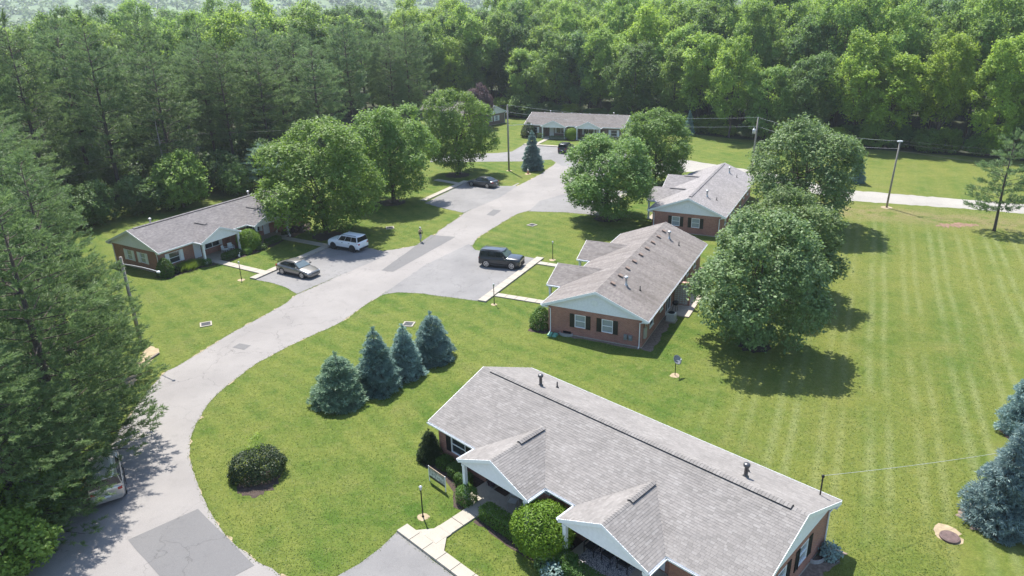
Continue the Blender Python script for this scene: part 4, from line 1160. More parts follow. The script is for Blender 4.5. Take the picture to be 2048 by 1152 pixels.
# dead pine among the living
db = MB(); rg = np.random.default_rng(3)
db.tube([(0, 0, -.1), (.1, 0, 6), (0, .1, 13.5)], [.2, .13, .03], 7)
for i in range(26):
    z = 4 + 9 * i / 26; a = rg.uniform(0, 6.28); L = 2.1 * (1 - i / 34)
    limb(db, (0, 0, z), (math.cos(a) * L, math.sin(a) * L, z + .2), .035, .008, rg, 3, .07, 5)
dt = thing('dead_pine', 'bare grey dead pine standing among the dark pines', 'tree', (-49.6, 103.0, 0)); link('trunk', db.data('trunk'), 'dead_wood', dt)

# ---- understory trees and shrubs by the left stand
usA = broadleaf(41, 6.2, .4, 3.1, 22, 1300, 10, .30, .6, .1, .4, (.28, .42), .14)
usB = broadleaf(42, 4.0, .2, 2.5, 16, 1000, 10, .24, .5, .08, .4, (.3, .45), .14)
for i, (p, s, k, mt) in enumerate((((-46.5, 100.0), 1.15, 0, 'leaf_wood'), ((-41.0, 106.5), 1.0, 1, 'leaf_wood'), ((-51, 97), 1.1, 1, 'leaf_wood_dark'), ((-37.5, 112), 1.05, 0, 'leaf_wood_dark'),
                                   ((-34, 119), 1.0, 1, 'leaf_wood'), ((-55, 92), 1.2, 1, 'leaf_wood_dark'), ((-60, 87), 1.2, 0, 'leaf_wood_dark'), ((-44, 109), 1.3, 1, 'leaf_wood_dark'), ((-30.5, 126), 1.1, 1, 'leaf_wood_dark'), ((-28, 133), 1.2, 1, 'leaf_wood'), ((-66, 82), 1.3, 1, 'leaf_wood_dark'), ((-70, 96), 1.3, 0, 'leaf_wood_dark'), ((-64, 103), 1.4, 1, 'leaf_wood_dark'), ((-58, 109), 1.4, 1, 'leaf_wood_dark'), ((-74, 106), 1.5, 1, 'leaf_wood_dark'), ((-80, 101), 1.3, 0, 'leaf_wood_dark'), ((-52, 112), 1.4, 1, 'leaf_wood_dark'), ((-68, 113), 1.5, 1, 'leaf_wood_dark'), ((-61, 119), 1.5, 0, 'leaf_wood_dark'), ((-85, 112), 1.5, 1, 'leaf_wood_dark'), ((-48, 123), 1.4, 1, 'leaf_wood_dark'), ((-42, 128), 1.3, 0, 'leaf_wood_dark'), ((-77, 121), 1.5, 1, 'leaf_wood_dark'), ((-63, 76), 1.2, 0, 'leaf_wood_dark'))):
    me = (usA, usB)[k]
    place_tree('understory_tree', 'low leafy understory tree at the foot of the pine stand', 'tree', me[0], me[1], mt, 'bark', p, i * 1.1, (s, s, s), 'understory trees along the pine stand')
place_tree('pale_pine', 'young pale pine in front of the dark stand behind the white-shuttered duplex', 'tree', thin[0], thin[1], 'needle_pale' if False else 'needle_green', 'bark_pine', (-37.5, 108.5), .3, (1.1, 1.1, .62))
place_tree('honeysuckle_bush', 'bright leafy bush in the bottom left corner', 'bush', usB[0], usB[1], 'leaf_wood', 'bark', (-25.4, 28.2), .4, (.85, .85, .75))
place_tree('honeysuckle_bush', 'dark leafy bush under the huge pine at the left edge', 'bush', usB[0], usB[1], 'leaf_wood', 'bark', (-27.2, 32.4), 2.4, (.8, .8, .8))

# ---- the woods beyond the field
woods = [broadleaf(51, 21, 4.0, 5.2, 34, 1500, 13, .43, 1.25, .26, .24, (.18, .31), .22), broadleaf(52, 22, 5.0, 4.9, 32, 1500, 13, .43, 1.25, .26, .22, (.18, .32), .24),
         broadleaf(53, 19, 3.0, 5.4, 32, 1500, 13, .43, 1.2, .26, .26, (.19, .33), .20), broadleaf(54, 23, 8.0, 4.6, 26, 1300, 13, .43, 1.3, .26, .2, (.18, .32), .28),
         broadleaf(55, 17, 2.0, 4.9, 30, 1500, 13, .40, 1.1, .22, .3, (.21, .35), .16), broadleaf(56, 24, 7.0, 5.4, 32, 1500, 13, .45, 1.4, .28, .2, (.17, .30), .28)]
WH = (21, 22, 19, 23, 17, 24)
edge = [np.array(p) for p in ((-22, 187.), (6, 178.), (28, 162.), (43, 146.), (55, 137.), (69, 128.5), (82, 120.), (104, 105.), (130, 88.))]
def edge_pt(s):
    for a, b in zip(edge[:-1], edge[1:]):
        L = np.linalg.norm(b - a)
        if s <= L: return a + (b - a) * s / L, np.array([-(b - a)[1], (b - a)[0]]) / L * -1
        s -= L
    return edge[-1], np.array([.6, .8])
total = sum(np.linalg.norm(b - a) for a, b in zip(edge[:-1], edge[1:]))
rngw = np.random.default_rng(17); wood = []
for r_ in range(9):
    s = rngw.uniform(0, 4)
    while s < total:
        p, nn = edge_pt(s)
        nn = nn if nn[1] > 0 else -nn
        q = p + nn * (2.5 + r_ * 9.0 + rngw.normal() * 1.8) + rngw.normal(size=2) * 1.2
        wood.append((q, r_)); s += rngw.uniform(6.0, 9.5)
for r_ in range(9):
    for j in range(15):
        x = -150 + 15 * 9 * (j + rngw.uniform(0, 1)) / 15 + 10; y = 158 + r_ * 10.5 + rngw.normal() * 2.5 + abs(x + 20) * .02
        if x > -42 and y < 186: continue
        wood.append((np.array([x, y]), 20 + r_))
placed = []
for q, r_ in wood:
    u, v, z = PR((q[0], q[1], 14)); u2, v2, z2 = PR((q[0], q[1], 23))
    if not (-90 < u < 2140 and v2 < 420): continue
    placed.append((q, r_))
placed = sorted(placed, key=lambda t: t[0][1])[:285]
ORD = ('first second third fourth fifth sixth seventh eighth ninth tenth eleventh twelfth thirteenth fourteenth fifteenth sixteenth seventeenth eighteenth nineteenth twentieth').split() + ['twenty-first', 'twenty-second', 'twenty-third', 'twenty-fourth', 'twenty-fifth', 'twenty-sixth', 'twenty-seventh', 'twenty-eighth']
front = {id(q): n_ for n_, (q, r_) in enumerate(sorted([p_ for p_ in placed if p_[1] == 0], key=lambda p_: PR((*p_[0], 8))[0]))}
for i, (q, r_) in enumerate(placed):
    if r_ < 20:
        k = int(rngw.choice([2, 4, 0, 1], p=[.3, .34, .2, .16])) if r_ == 0 else int(rngw.choice(6))
        h = WH[k] * rngw.uniform(.85, 1.12) * (.92 if r_ == 0 else 1.12 if r_ < 3 else 1.2)
        lab, grp = 'tall green broadleaf tree in the dense wood beyond the mown field', 'trees of the wood beyond the field'
    else:
        k = int(rngw.choice(6)); h = WH[k] * rngw.uniform(.95, 1.2)
        lab, grp = 'broadleaf tree in the wood behind the pine stand', 'trees of the wood behind the pines'
    w = rngw.uniform(.82, 1.12) * (.95 if r_ == 0 else 1.0)
    mt = str(rngw.choice(['leaf_wood', 'leaf_wood_bright', 'leaf_wood_dark'], p=[.42, .42, .16] if r_ < 20 else [.45, .25, .3]))
    tone = {'leaf_wood': 'mid green', 'leaf_wood_bright': 'fresh light green', 'leaf_wood_dark': 'dark green'}[mt]
    if id(q) in front: lab, grp = '%s tree, %s from the left along the front edge of the wood' % (tone, ORD[front[id(q)]]), 'front row of the wood beyond the field'
    elif r_ < 20:
        row_ = 'just behind the front row of' if r_ < 3 else 'deep in'
        lab, grp = 'tall %s tree %s the wood beyond the field' % (tone, row_), '%s trees %s the wood beyond the field' % (tone, row_)
    else: lab, grp = 'tall %s tree in the wood behind the pine stand' % tone, '%s trees of the wood behind the pines' % tone
    place_tree('broadleaf_tree', lab, 'tree', woods[k][0], woods[k][1], mt, 'bark', q, rngw.uniform(0, 6.28), (w, w, h / WH[k]), grp)
s = 3
i = 0
while s < total:
    p, nn = edge_pt(s); q = p + rngw.normal(size=2) * .8; u, v, z = PR((q[0], q[1], 2))
    if -60 < u < 2100 and not (940 < u < 1000):
        me = (usA, usB)[int(rngw.random() < .6)]; w = rngw.uniform(.7, 1.15)
        place_tree('edge_shrub', 'shaded shrub at the edge of the wood beyond the field', 'shrub', me[0], me[1], str(rngw.choice(['leaf_wood', 'leaf_wood_bright', 'leaf_wood_dark'])), 'bark', q, rngw.uniform(0, 6.28), (w, w, w * rngw.uniform(.6, 1.0)), 'shrubs along the wood edge')
    s += rngw.uniform(2.6, 4.6)

# ---- low wooded hills closing the horizon
xs = np.linspace(-3600, 3600, 90); hm = MB(); rh = np.random.default_rng(6)
zt_ = [50 + 3.5 * math.sin(x / 310.) + 2.0 * math.sin(x / 97. + 1) + rh.normal() * .5 for x in xs]
for yy_, k_ in ((1150, 0), (1350, 1), (1900, 1)):
    hm.v += [(x, yy_ + 120 * math.sin(x / 500.), -.5 if not k_ else z * (1.1 if yy_ > 1500 else 1.)) for x, z in zip(xs, zt_)]
for r_ in range(2):
    for i in range(89): hm.f.append((r_ * 90 + i, r_ * 90 + i + 1, r_ * 90 + 91 + i, r_ * 90 + 90 + i))
link('hills', hm.data('hills', True), plain('hill_green', (.105, .165, .065), .95, var=.4, scale=.02), kind='structure')

# ---- far woods that read as one mass
rngf = np.random.default_rng(99)
def far_woods():
    Vs, Fs, off = [], [], 0
    N = 3500
    yy = 215 + (1320 - 215) * rngf.random(N) ** 1.4
    yy[-900:] = 1150 + 230 * rngf.random(900)
    xx = (rngf.random(N) * 2 - 1) * (yy * .80 + 60)
    yy[-900:] += 120 * np.sin(xx[-900:] / 500.)
    for x, y in zip(xx, yy):
        if y < 262 and -10 > x > -150: continue
        if y < 250 - .55 * max(x, 0) * .6 and x > -10: pass
        H = rngf.uniform(15, 23); R = rngf.uniform(5, 8.5); n = int(np.clip(130 - y / 12, 34, 120))
        d = sphere_dirs(n, rngf); d[:, 2] = np.abs(d[:, 2]) * 1.0
        P = d * np.array([R, R, H * .45]) * rngf.uniform(.75, 1.05, (n, 1)) + np.array([x, y, H * .55 + min(48., max(0., (y - 1150 - 120 * math.sin(x / 500.)) / 200 * 50))])
        V, F = leaf_quads(P, nrm(d * .6 + np.array([0, 0, .5]) + rngf.normal(size=(n, 3)) * .5), 1.5 + y / 420, rngf, .8)
        Vs.append(V); Fs.append(F + off); off += len(V)
    return np_mesh('distant_woods', np.concatenate(Vs), np.concatenate(Fs))
link('distant_woods', far_woods(), 'leaf_far', kind='stuff')['label'] = 'hazy woods stretching to the horizon'

# ------------------------------------------------------------------ vehicles
def subsurf(o, lv=2):
    m = o.modifiers.new('smooth', 'SUBSURF'); m.levels = m.render_levels = lv
def car(label, loc, heading, kind, paint, roofp, rimm, clad, cat='car'):
    t = thing('parked_car', label, cat, (loc[0], loc[1], .012), heading)
    if kind == 'sedan':
        st = [(2.40, .56, .62), (2.34, .66, .76), (2.05, .74, .87), (1.5, .84, .91), (1.0, .93, .92), (.2, .95, .93), (-.8, .97, .93), (-1.6, 1.02, .92), (-2.05, 1.03, .88), (-2.36, .98, .78), (-2.42, .80, .70)]
        wb, wr, hw = 1.40, .335, .925
        gl = dict(b=[(1.10, .92), (-1.95, 1.02)], t=[(.25, 1.40), (-1.05, 1.40)], hb=.84, ht=.60)
        pil = ((.45, -.32), (-.62, -.62), )
    else:
        st = [(2.19, .80, .76), (2.15, 1.00, .87), (1.92, 1.07, .92), (1.4, 1.10, .94), (.9, 1.12, .94), (.2, 1.10, .94), (-.8, 1.10, .94), (-1.7, 1.10, .93), (-2.05, 1.10, .89), (-2.17, 1.05, .84), (-2.2, .80, .80)]
        wb, wr, hw = 1.335, .375, .94
        gl = dict(b=[(.86, 1.09), (-2.12, 1.09)], t=[(.30, 1.68), (-1.98, 1.68)], hb=.88, ht=.72)
    m = MB(); rings = []
    for x, zt, w in st:
        ring = []
        prof = [(0, zt + .03), (.55 * w, zt + .02), (.90 * w, zt - .03), (w, zt - .17), (w, .52), (.97 * w, .33), (.82 * w, .24), (0, .24)]
        pts = prof + [(-y, z) for y, z in prof[-2:0:-1]]
        o = len(m.v); m.v += [(x, y, z) for y, z in pts]; rings.append((o, len(pts)))
    for (a, n), (b, _) in zip(rings[:-1], rings[1:]):
        for j in range(n): m.f.append((a + j, a + (j + 1) % n, b + (j + 1) % n, b + j))
    m.f.append(tuple(range(rings[0][0], rings[0][0] + n))); m.f.append(tuple(range(rings[-1][0], rings[-1][0] + n))[::-1])
    body = link('body', m.data('body', True), paint, t); subsurf(body, 2)
    (bx0, bz0), (bx1, bz1) = gl['b']; (tx0, tz0), (tx1, tz1) = gl['t']; hb, ht = gl['hb'], gl['ht']
    # side glass, windscreen, rear window
    def q(name, pts, mat, off):
        pts = [Vector(p) for p in pts]; nn = (pts[1] - pts[0]).cross(pts[3] - pts[0]).normalized()
        c = sum(pts, Vector()) / 4
        if nn.dot(c - Vector(((bx0 + bx1) / 2, 0, 1.1))) < 0: nn = -nn
        mb = MB(); mb.hexa([p - nn * .02 for p in pts] + [p + nn * off for p in pts])
        return link(name, mb.data(name), mat, t)
    core = MB(); k = .985
    core.hexa([(bx0, hb * k, bz0 - .1), (bx1, hb * k, bz1 - .1), (bx1, -hb * k, bz1 - .1), (bx0, -hb * k, bz0 - .1), (tx0, ht * k, tz0), (tx1, ht * k, tz1), (tx1, -ht * k, tz1), (tx0, -ht * k, tz0)])
    link('cabin', core.data('cabin'), paint, t)
    lp = lambda a, b, f: tuple(a[i] + (b[i] - a[i]) * f for i in range(3))
    for s in (1, -1):
        A, B = (bx0, s * hb, bz0), (bx1, s * hb, bz1); C, D_ = (tx0, s * ht, tz0), (tx1, s * ht, tz1)
        cuts = ((.08, .36), (.385, .67), (.695, .95)) if kind == 'suv' else ((.10, .45), (.475, .80), (.82, .95))
        for f0, f1 in cuts:
            g0, g1 = min(1, max(0, f0 * 1.0 if kind == 'suv' else f0 * .95)), f1
            p = [lp(A, B, f0), lp(A, B, f1), lp(C, D_, g1), lp(C, D_, g0)]
            p = [lp(p[0], p[3], .12), lp(p[1], p[2], .12), lp(p[1], p[2], .93), lp(p[0], p[3], .93)]
            q('side_window', p, 'car_glass', .012)
        for ex, ez in ((wb, wr), (-wb, wr)):
            yo = s * hw
            wh = link('wheel', MB().lathe([(wr * .62, -.10), (wr * .93, -.11), (wr, -.07), (wr, .07), (wr * .93, .11), (wr * .62, .10)], 20, (0, 0, 0), 'y').data('wheel', True), 'tyre', t, loc=(ex, yo - s * .10, wr))
            rm = MB().lathe([(wr * .72, s * .07), (wr * .72, s * .112), (wr * .56, s * .106), (wr * .54, s * .06), (.02, s * .06)], 18, (0, 0, 0), 'y')
            for i in range(5):
                a = 6.283 * i / 5; ca, sa = math.cos(a), math.sin(a)
                P = lambda r_, w_, y_: (ca * r_ - sa * w_, y_, sa * r_ + ca * w_)
                rm.hexa([P(.03, -.045, s * .06), P(wr * .58, -.03, s * .06), P(wr * .58, .03, s * .06), P(.03, .045, s * .06), P(.03, -.045, s * .112), P(wr * .58, -.03, s * .104), P(wr * .58, .03, s * .104), P(.03, .045, s * .112)])
            link('rim', rm.data('rim'), rimm, wh)
            ar = MB().lathe([(wr * 1.04, yo - s * .35), (wr * 1.17, yo - s * .35), (wr * 1.17, yo + s * .004), (wr * 1.04, yo + s * .004)], 20, (ex, 0, wr + .02), 'y')
            link('wheel_arch', ar.data('wheel_arch'), 'cladding', t)
        mi = MB().hexa([(bx0 - .25, s * (hb + .08), bz0 + .04), (bx0 - .38, s * (hb + .08), bz0 + .04), (bx0 - .38, s * (hb + .27), bz0 + .06), (bx0 - .25, s * (hb + .27), bz0 + .06), (bx0 - .25, s * (hb + .08), bz0 + .20), (bx0 - .36, s * (hb + .08), bz0 + .20), (bx0 - .36, s * (hb + .25), bz0 + .18), (bx0 - .25, s * (hb + .25), bz0 + .18)])
        link('mirror', mi.data('mirror'), paint, t)
        for hx in (.0, -.95):
            link('door_handle', MB().box(hx - .1, hx + .1, s * (hw + .0) - .012, s * hw + .02, .83 if kind == 'sedan' else .93, .86 if kind == 'sedan' else .965).data('door_handle'), 'chrome' if not clad else 'cladding', t)
        if clad:
            link('sill_cladding', MB().box(-wb + wr * 1.1, wb - wr * 1.1, s * hw - .03, s * hw + .012, .26, .46).data('sill_cladding'), 'cladding', t)
            link('roof_rail', MB().tube([(tx0 - .1, s * (ht - .02), tz0 + .06), (tx0 - .2, s * (ht - .02), tz0 + .12), (tx1 + .25, s * (ht - .02), tz1 + .12), (tx1 + .1, s * (ht - .02), tz1 + .06)], .02, 6).data('roof_rail'), 'cladding', t)
        else:
            link('sill_cladding', MB().box(-wb + wr * 1.1, wb - wr * 1.1, s * hw - .06, s * hw - .002, .24, .30).data('sill_cladding'), 'cladding', t)
        fx = st[1][0]; fz = st[1][1]
        link('headlight', MB().hexa([(fx - .02, s * .50, fz - .13), (fx - .22, s * .80, fz - .13), (fx - .3, s * .80, fz - .03), (fx - .14, s * .50, fz - .05), (fx + .03, s * .52, fz - .13), (fx - .12, s * .82, fz - .12), (fx - .22, s * .83, fz - .01), (fx - .08, s * .52, fz - .01)]).data('headlight'), 'lamp_lens', t)
        rx_ = st[-2][0]; rz_ = st[-2][1]
        link('tail_light', MB().hexa([(rx_ + .2, s * .60, rz_ - .22), (rx_ - .03, s * .58, rz_ - .22), (rx_ - .02, s * .80, rz_ - .22), (rx_ + .2, s * .875, rz_ - .22), (rx_ + .2, s * .60, rz_ - .07), (rx_ - .02, s * .58, rz_ - .07), (rx_ - .0, s * .79, rz_ - .07), (rx_ + .2, s * .865, rz_ - .07)]).data('tail_light'), 'tail_red', t)
    w = lambda f, x0, z0, h0, x1, z1, h1, s: (x0 + (x1 - x0) * f, s * (h0 + (h1 - h0) * f), z0 + (z1 - z0) * f)
    for nm, xb, zb2, xt, zt2, mt in (('windscreen', bx0, bz0, tx0, tz0, 'windscreen'), ('rear_window', bx1, bz1, tx1, tz1, 'car_glass')):
        q(nm, [w(.10, xb, zb2, hb * .93, xt, zt2, ht * .93, 1), w(.10, xb, zb2, hb * .93, xt, zt2, ht * .93, -1), w(.94, xb, zb2, hb * .93, xt, zt2, ht * .95, -1), w(.94, xb, zb2, hb * .93, xt, zt2, ht * .95, 1)], mt, .012)
    rp = MB(); rings = []
    for x, dz, ww in ((tx0 + .14, -.03, .90), (tx0 - .05, .025, .98), ((tx0 + tx1) / 2, .055, 1.02), (tx1 + .05, .03, .98), (tx1 - .12, -.02, .92)):
        o = len(rp.v); h = ht * ww
        rp.v += [(x, -h, tz0 + dz - .03), (x, -h * .75, tz0 + dz + .015), (x, 0, tz0 + dz + .035), (x, h * .75, tz0 + dz + .015), (x, h, tz0 + dz - .03), (x, 0, tz0 + dz - .04)]; rings.append(o)
    for a, b in zip(rings[:-1], rings[1:]):
        for j in range(6): rp.f.append((a + j, a + (j + 1) % 6, b + (j + 1) % 6, b + j))
    rp.f += [tuple(range(rings[0], rings[0] + 6)), tuple(range(rings[-1], rings[-1] + 6))[::-1]]
    r_ = link('roof', rp.data('roof', True), roofp, t); subsurf(r_, 1)
    gx = st[0][0]
    link('grille', MB().hexa([(gx - .10, -.48, .48), (gx + .012, -.48, .48), (gx + .012, .48, .48), (gx - .1, .48, .48), (gx - .12, -.5, st[0][1] - .02), (gx - .01, -.5, st[0][1] - .02), (gx - .01, .5, st[0][1] - .02), (gx - .12, .5, st[0][1] - .02)]).data('grille'), 'cladding', t)
    link('bumper', MB().hexa([(gx - .25, -.80, .25), (gx + .015, -.62, .25), (gx + .015, .62, .25), (gx - .25, .80, .25), (gx - .25, -.84, .42), (gx + .03, -.64, .42), (gx + .03, .64, .42), (gx - .25, .84, .42)]).data('bumper'), 'cladding' if clad else paint, t)
    rx_ = st[-1][0]
    link('bumper', MB().hexa([(rx_ + .25, -.86, .27), (rx_ - .02, -.68, .27), (rx_ - .02, .68, .27), (rx_ + .25, .86, .27), (rx_ + .25, -.9, .48), (rx_ - .04, -.72, .48), (rx_ - .04, .72, .48), (rx_ + .25, .9, .48)]).data('bumper'), 'cladding' if clad else paint, t)
    link('number_plate', MB().box(rx_ - .06, rx_ - .035, -.16, .16, .56, .66).data('number_plate'), 'plate', t)
    return t
def parked(label, rear, front, side, kind, *a, s=1.0, **k):
    """rear/front: contact points of the two visible wheels; side +1 if the visible wheels are on the car's left"""
    r_, f_ = G(*rear)[:2], G(*front)[:2]; d = (f_ - r_) / np.linalg.norm(f_ - r_); lf = np.array([-d[1], d[0]])
    c = (r_ + f_) / 2 - lf * side * .86
    t = car(label, c, math.atan2(d[1], d[0]), kind, *a, **k); t.scale = (s, s, s)
    return t
parked('silver grey saloon parked by the walk of the white-shuttered duplex', (564.9, 548.0), (606.2, 557.4), -1, 'sedan', 'paint_grey', 'paint_grey', 'rim', False, s=1.03)
parked('white boxy sport utility car in the shade of the broad maple', (706.5, 504.4), (668.2, 497.7), 1, 'suv', 'paint_white', 'paint_white', 'rim_dark', True, s=1.05)
parked('black boxy sport utility car parked before the brown-roofed duplex', (975.2, 534.1), (1021.4, 538.6), -1, 'suv', 'paint_black', 'paint_dark', 'rim', True, s=1.06)
parked('dark slate saloon parked under the maple near the utility pole', (974.8, 376.3), (943.7, 372.2), 1, 'sedan', 'paint_slate', 'paint_slate', 'rim', False, s=1.03)
cE = (G(1115, 308)[:2] + G(1134, 306.5)[:2]) / 2; hE = math.radians(BSITE['E'][1]) - math.pi / 2
car('dark sport utility car parked before the far duplex, seen from behind', cE + 2.0 * np.array([math.cos(hE), math.sin(hE)]), hE, 'suv', 'paint_dark', 'paint_dark', 'rim', True)
rl, rr = G(190, 1019)[:2], G(250, 1000)[:2]; dd = rr - rl; hS = math.atan2(dd[1], dd[0]) + math.pi / 2
car('silver car half hidden under the huge pine at bottom left', (rl + rr) / 2 + 2.15 * np.array([math.cos(hS), math.sin(hS)]), hS, 'suv', 'paint_silver', 'paint_silver', 'rim', False)
car('white car glimpsed between pine trunks at the upper left', G(507, 256)[:2], .4, 'suv', 'paint_white', 'paint_white', 'rim', False)

# ------------------------------------------------------------------ person walking on the road edge
def person(label, loc, rz):
    V = [(0, 0, .95), (0, 0, 1.12), (0, .01, 1.32), (0, .01, 1.45), (0, .02, 1.53), (0, .03, 1.63), (0, .03, 1.73),
         (.09, 0, .88), (.10, .10, .50), (.10, .02, .10), (.10, .14, .045), (-.09, 0, .88), (-.10, -.06, .50), (-.10, -.26, .14), (-.10, -.15, .05),
         (.19, .0, 1.42), (.25, -.03, 1.16), (.23, .10, .95), (.22, .14, .86), (-.19, .0, 1.42), (-.25, .04, 1.16), (-.22, .16, .98), (-.20, .21, .90)]
    Ed = [(0, 1), (1, 2), (2, 3), (3, 4), (4, 5), (5, 6), (0, 7), (7, 8), (8, 9), (9, 10), (0, 11), (11, 12), (12, 13), (13, 14), (3, 15), (15, 16), (16, 17), (17, 18), (3, 19), (19, 20), (20, 21), (21, 22)]
    rad = [.145, .135, .155, .10, .055, .092, .075, .095, .072, .048, .04, .095, .072, .048, .04, .068, .05, .04, .035, .068, .05, .04, .035]
    t = thing('person', label, 'person', (loc[0], loc[1], .015), rz)
    me = bpy.data.meshes.new('body'); me.from_pydata(V, Ed, [])
    o = link('body', me, 'person', t)
    sk = o.modifiers.new('skin', 'SKIN'); sk.use_smooth_shade = True
    me.skin_vertices.new() if not me.skin_vertices else None
    for v, r_ in zip(me.skin_vertices[0].data, rad): v.radius = (r_, r_ * .85)
    me.skin_vertices[0].data[0].use_root = True
    subsurf(o, 2)
    cp = MB().lathe([(.105, 1.70), (.108, 1.745), (.085, 1.80), (.03, 1.825)], 14, (0, .03, 0))
    cp.hexa([(-.075, .10, 1.70), (.075, .10, 1.70), (.06, .22, 1.685), (-.06, .22, 1.685), (-.075, .10, 1.72), (.075, .10, 1.72), (.06, .22, 1.70), (-.06, .22, 1.70)])
    link('cap', cp.data('cap', True), 'statue', t)
    link('hair', MB().lathe([(.085, 1.60), (.104, 1.66), (.103, 1.70)], 12, (0, .01, 0)).data('hair'), 'fabric_black', t)
person('person in a cap, tan top and grey trousers walking at the road edge', G(842, 483.5), math.radians(215))

# ------------------------------------------------------------------ poles, lamps, wires
def yard_post(label, px, h=1.75):
    g = G(*px); t = thing('yard_lamp', label, 'lamp post', (g[0], g[1], 0), 0, None)
    link('post', MB().lathe([(.07, 0), (.07, .05), (.038, .09), (.035, h), (.06, h + .02)], 8).data('post'), 'dark_metal', t)
    link('lantern', MB().lathe([(.05, h + .02), (.075, h + .08), (.09, h + .22), (.10, h + .24), (.03, h + .30)], 8).data('lantern'), 'galvanised', t)
yard_post('black lamp post on the near lawn beside the kerb walk', (846, 1033.5))
yard_post('black lamp post at the corner of the bay with the black car', (988.5, 608))
yard_post('black lamp post beyond the black car, by the second front walk', (1105.5, 518))
yard_post('black lamp post by the walk of the white-shuttered duplex', (483, 558), 1.65)
yard_post('black lamp post at the far duplex, left of the blue spruce', (1057, 282), 1.6)
def upole(label, px, h, lean=(0, 0), k=1.):
    g = G(*px); t = thing('utility_pole', label, 'utility pole', (g[0], g[1], 0))
    link('post', MB().tube([(0, 0, -.1), (lean[0] * .5, lean[1] * .5, h * .5), (lean[0], lean[1], h)], [.16 * k, .14 * k, .11 * k], 10).data('post', True), 'pole_wood', t)
    return t, np.array([g[0] + lean[0], g[1] + lean[1], h])
def ins(t, p): link('insulator', MB().lathe([(.03, 0), (.05, .04), (.03, .09), (.05, .13), (.02, .18)], 8, tuple(p)).data('insulator'), 'galvanised', t)
def arm(t, z, dx, dy, rise, head=True):
    pts = [(0, 0, z)] + [(dx * f, dy * f, z + rise * math.sin(f * 1.57)) for f in (.3, .6, .85, 1.)]
    a = link('lamp_arm', MB().tube(pts, .035, 6).data('lamp_arm'), 'galvanised', t)
    if head:
        L = math.hypot(dx, dy); ux, uy = dx / L, dy / L
        e = (dx, dy, z + rise)
        link('lamp_head', MB().lathe([(.02, -.06), (.12, -.05), (.14, .02), (.10, .08), (.02, .10)], 10, (e[0] + ux * .18, e[1] + uy * .18, e[2] - .02)).data('lamp_head', True), 'white_trim', t)
p1, top1 = upole('tall wooden utility pole beside the lone blue spruce', (1018, 341.5), 10.6)
arm(p1, 7.4, 3.6, -.4, .2); ins(p1, (0, 0, 10.6)); ins(p1, (.1, 0, 9.6))
p2, top2 = upole('wooden utility pole with a transformer behind the pale-roofed duplex', (1502, 347), 8.6, (.25, 0))
tr = MB().lathe([(.05, 0), (.22, .03), (.24, .08), (.24, .62), (.20, .70), (.05, .74)], 14, (-.28, -.25, 6.3)); tr.tube([(-.28, -.25, 7.0), (-.28, -.25, 7.25)], .04, 6)
link('transformer', tr.data('transformer', True), 'galvanised', p2); ins(p2, (.25, 0, 8.6)); ins(p2, (.2, 0, 7.3))
p3, top3 = upole('leaning utility pole by the gravel lane', (1773, 415), 8.6, (.22, -.1), .8)
link('lamp_head', MB().box(-.1, .5, -.22, .0, 8.55, 8.68).data('lamp_head'), 'white_trim', p3); ins(p3, (.22, -.1, 8.6))
p4, top4 = upole('street lamp pole on the lawn beside the huge pine', (281, 683), 7.6)
lh = G(314.9, 544.1, 7.35); arm(p4, 7.0, lh[0] - top4[0] - .1, lh[1] - top4[1] + .15, .35)
def wire(label, a, b, sag, r=.014, mat='wire', group='overhead wires'):
    a, b = np.array(a, float), np.array(b, float)
    pts = [a + (b - a) * f - np.array([0, 0, sag * 4 * f * (1 - f)]) for f in np.linspace(0, 1, 13)]
    o = link('overhead_wire', MB().tube(pts, r, 5).data('overhead_wire'), mat); tag(o, label, 'wire')
wire('overhead wire from the spruce-side pole to the transformer pole, upper of two', top1 + [0, 0, .1], top2 + [0, 0, .12], .9, .011, 'wire_pale')
wire('overhead wire from the spruce-side pole to the transformer pole, lower of two', top1 + [0, 0, -1], top2 + [0, 0, -1.25], .9, .011, 'wire_pale')
wire('overhead wire from the transformer pole to the leaning pole', top2 + [0, 0, .12], top3 + [0, 0, .05], .7, .011, 'wire_pale')
wire('lower overhead wire from the transformer pole to the leaning pole', top2 + [0, 0, -1.25], top3 + [0, 0, -.9], .8, .011, 'wire_pale')
wire('overhead wire from the leaning pole off to the right', top3 + [0, 0, .05], (95, 72, 8.4), .8)
wire('overhead wire through the thin open pine, uppermost', top3 + [0, 0, -.3], (100, 60, 7.8), 1.)
wire('overhead wire through the thin open pine, lowest', top3 + [0, 0, -1.2], (100, 58, 6.6), 1.)
wire('overhead wire from the spruce-side pole left into the maples', top1 + [0, 0, .1], (-46, 108, 9.), .9)
wire('overhead wire across the dark pines, upper of two', (-46, 108, 9.), (-60, 78, 9.), .6)
wire('overhead wire across the dark pines, lower of two', (-46, 108, 7.8), (-60, 78, 7.6), .6)
sm = bw('D', -9.7, -3.75, 4.0)
wire('pale service cable from the near duplex mast toward the pale spruce', sm, (28.4, 33.6, 2.3), .12, .009, 'wire_pale')

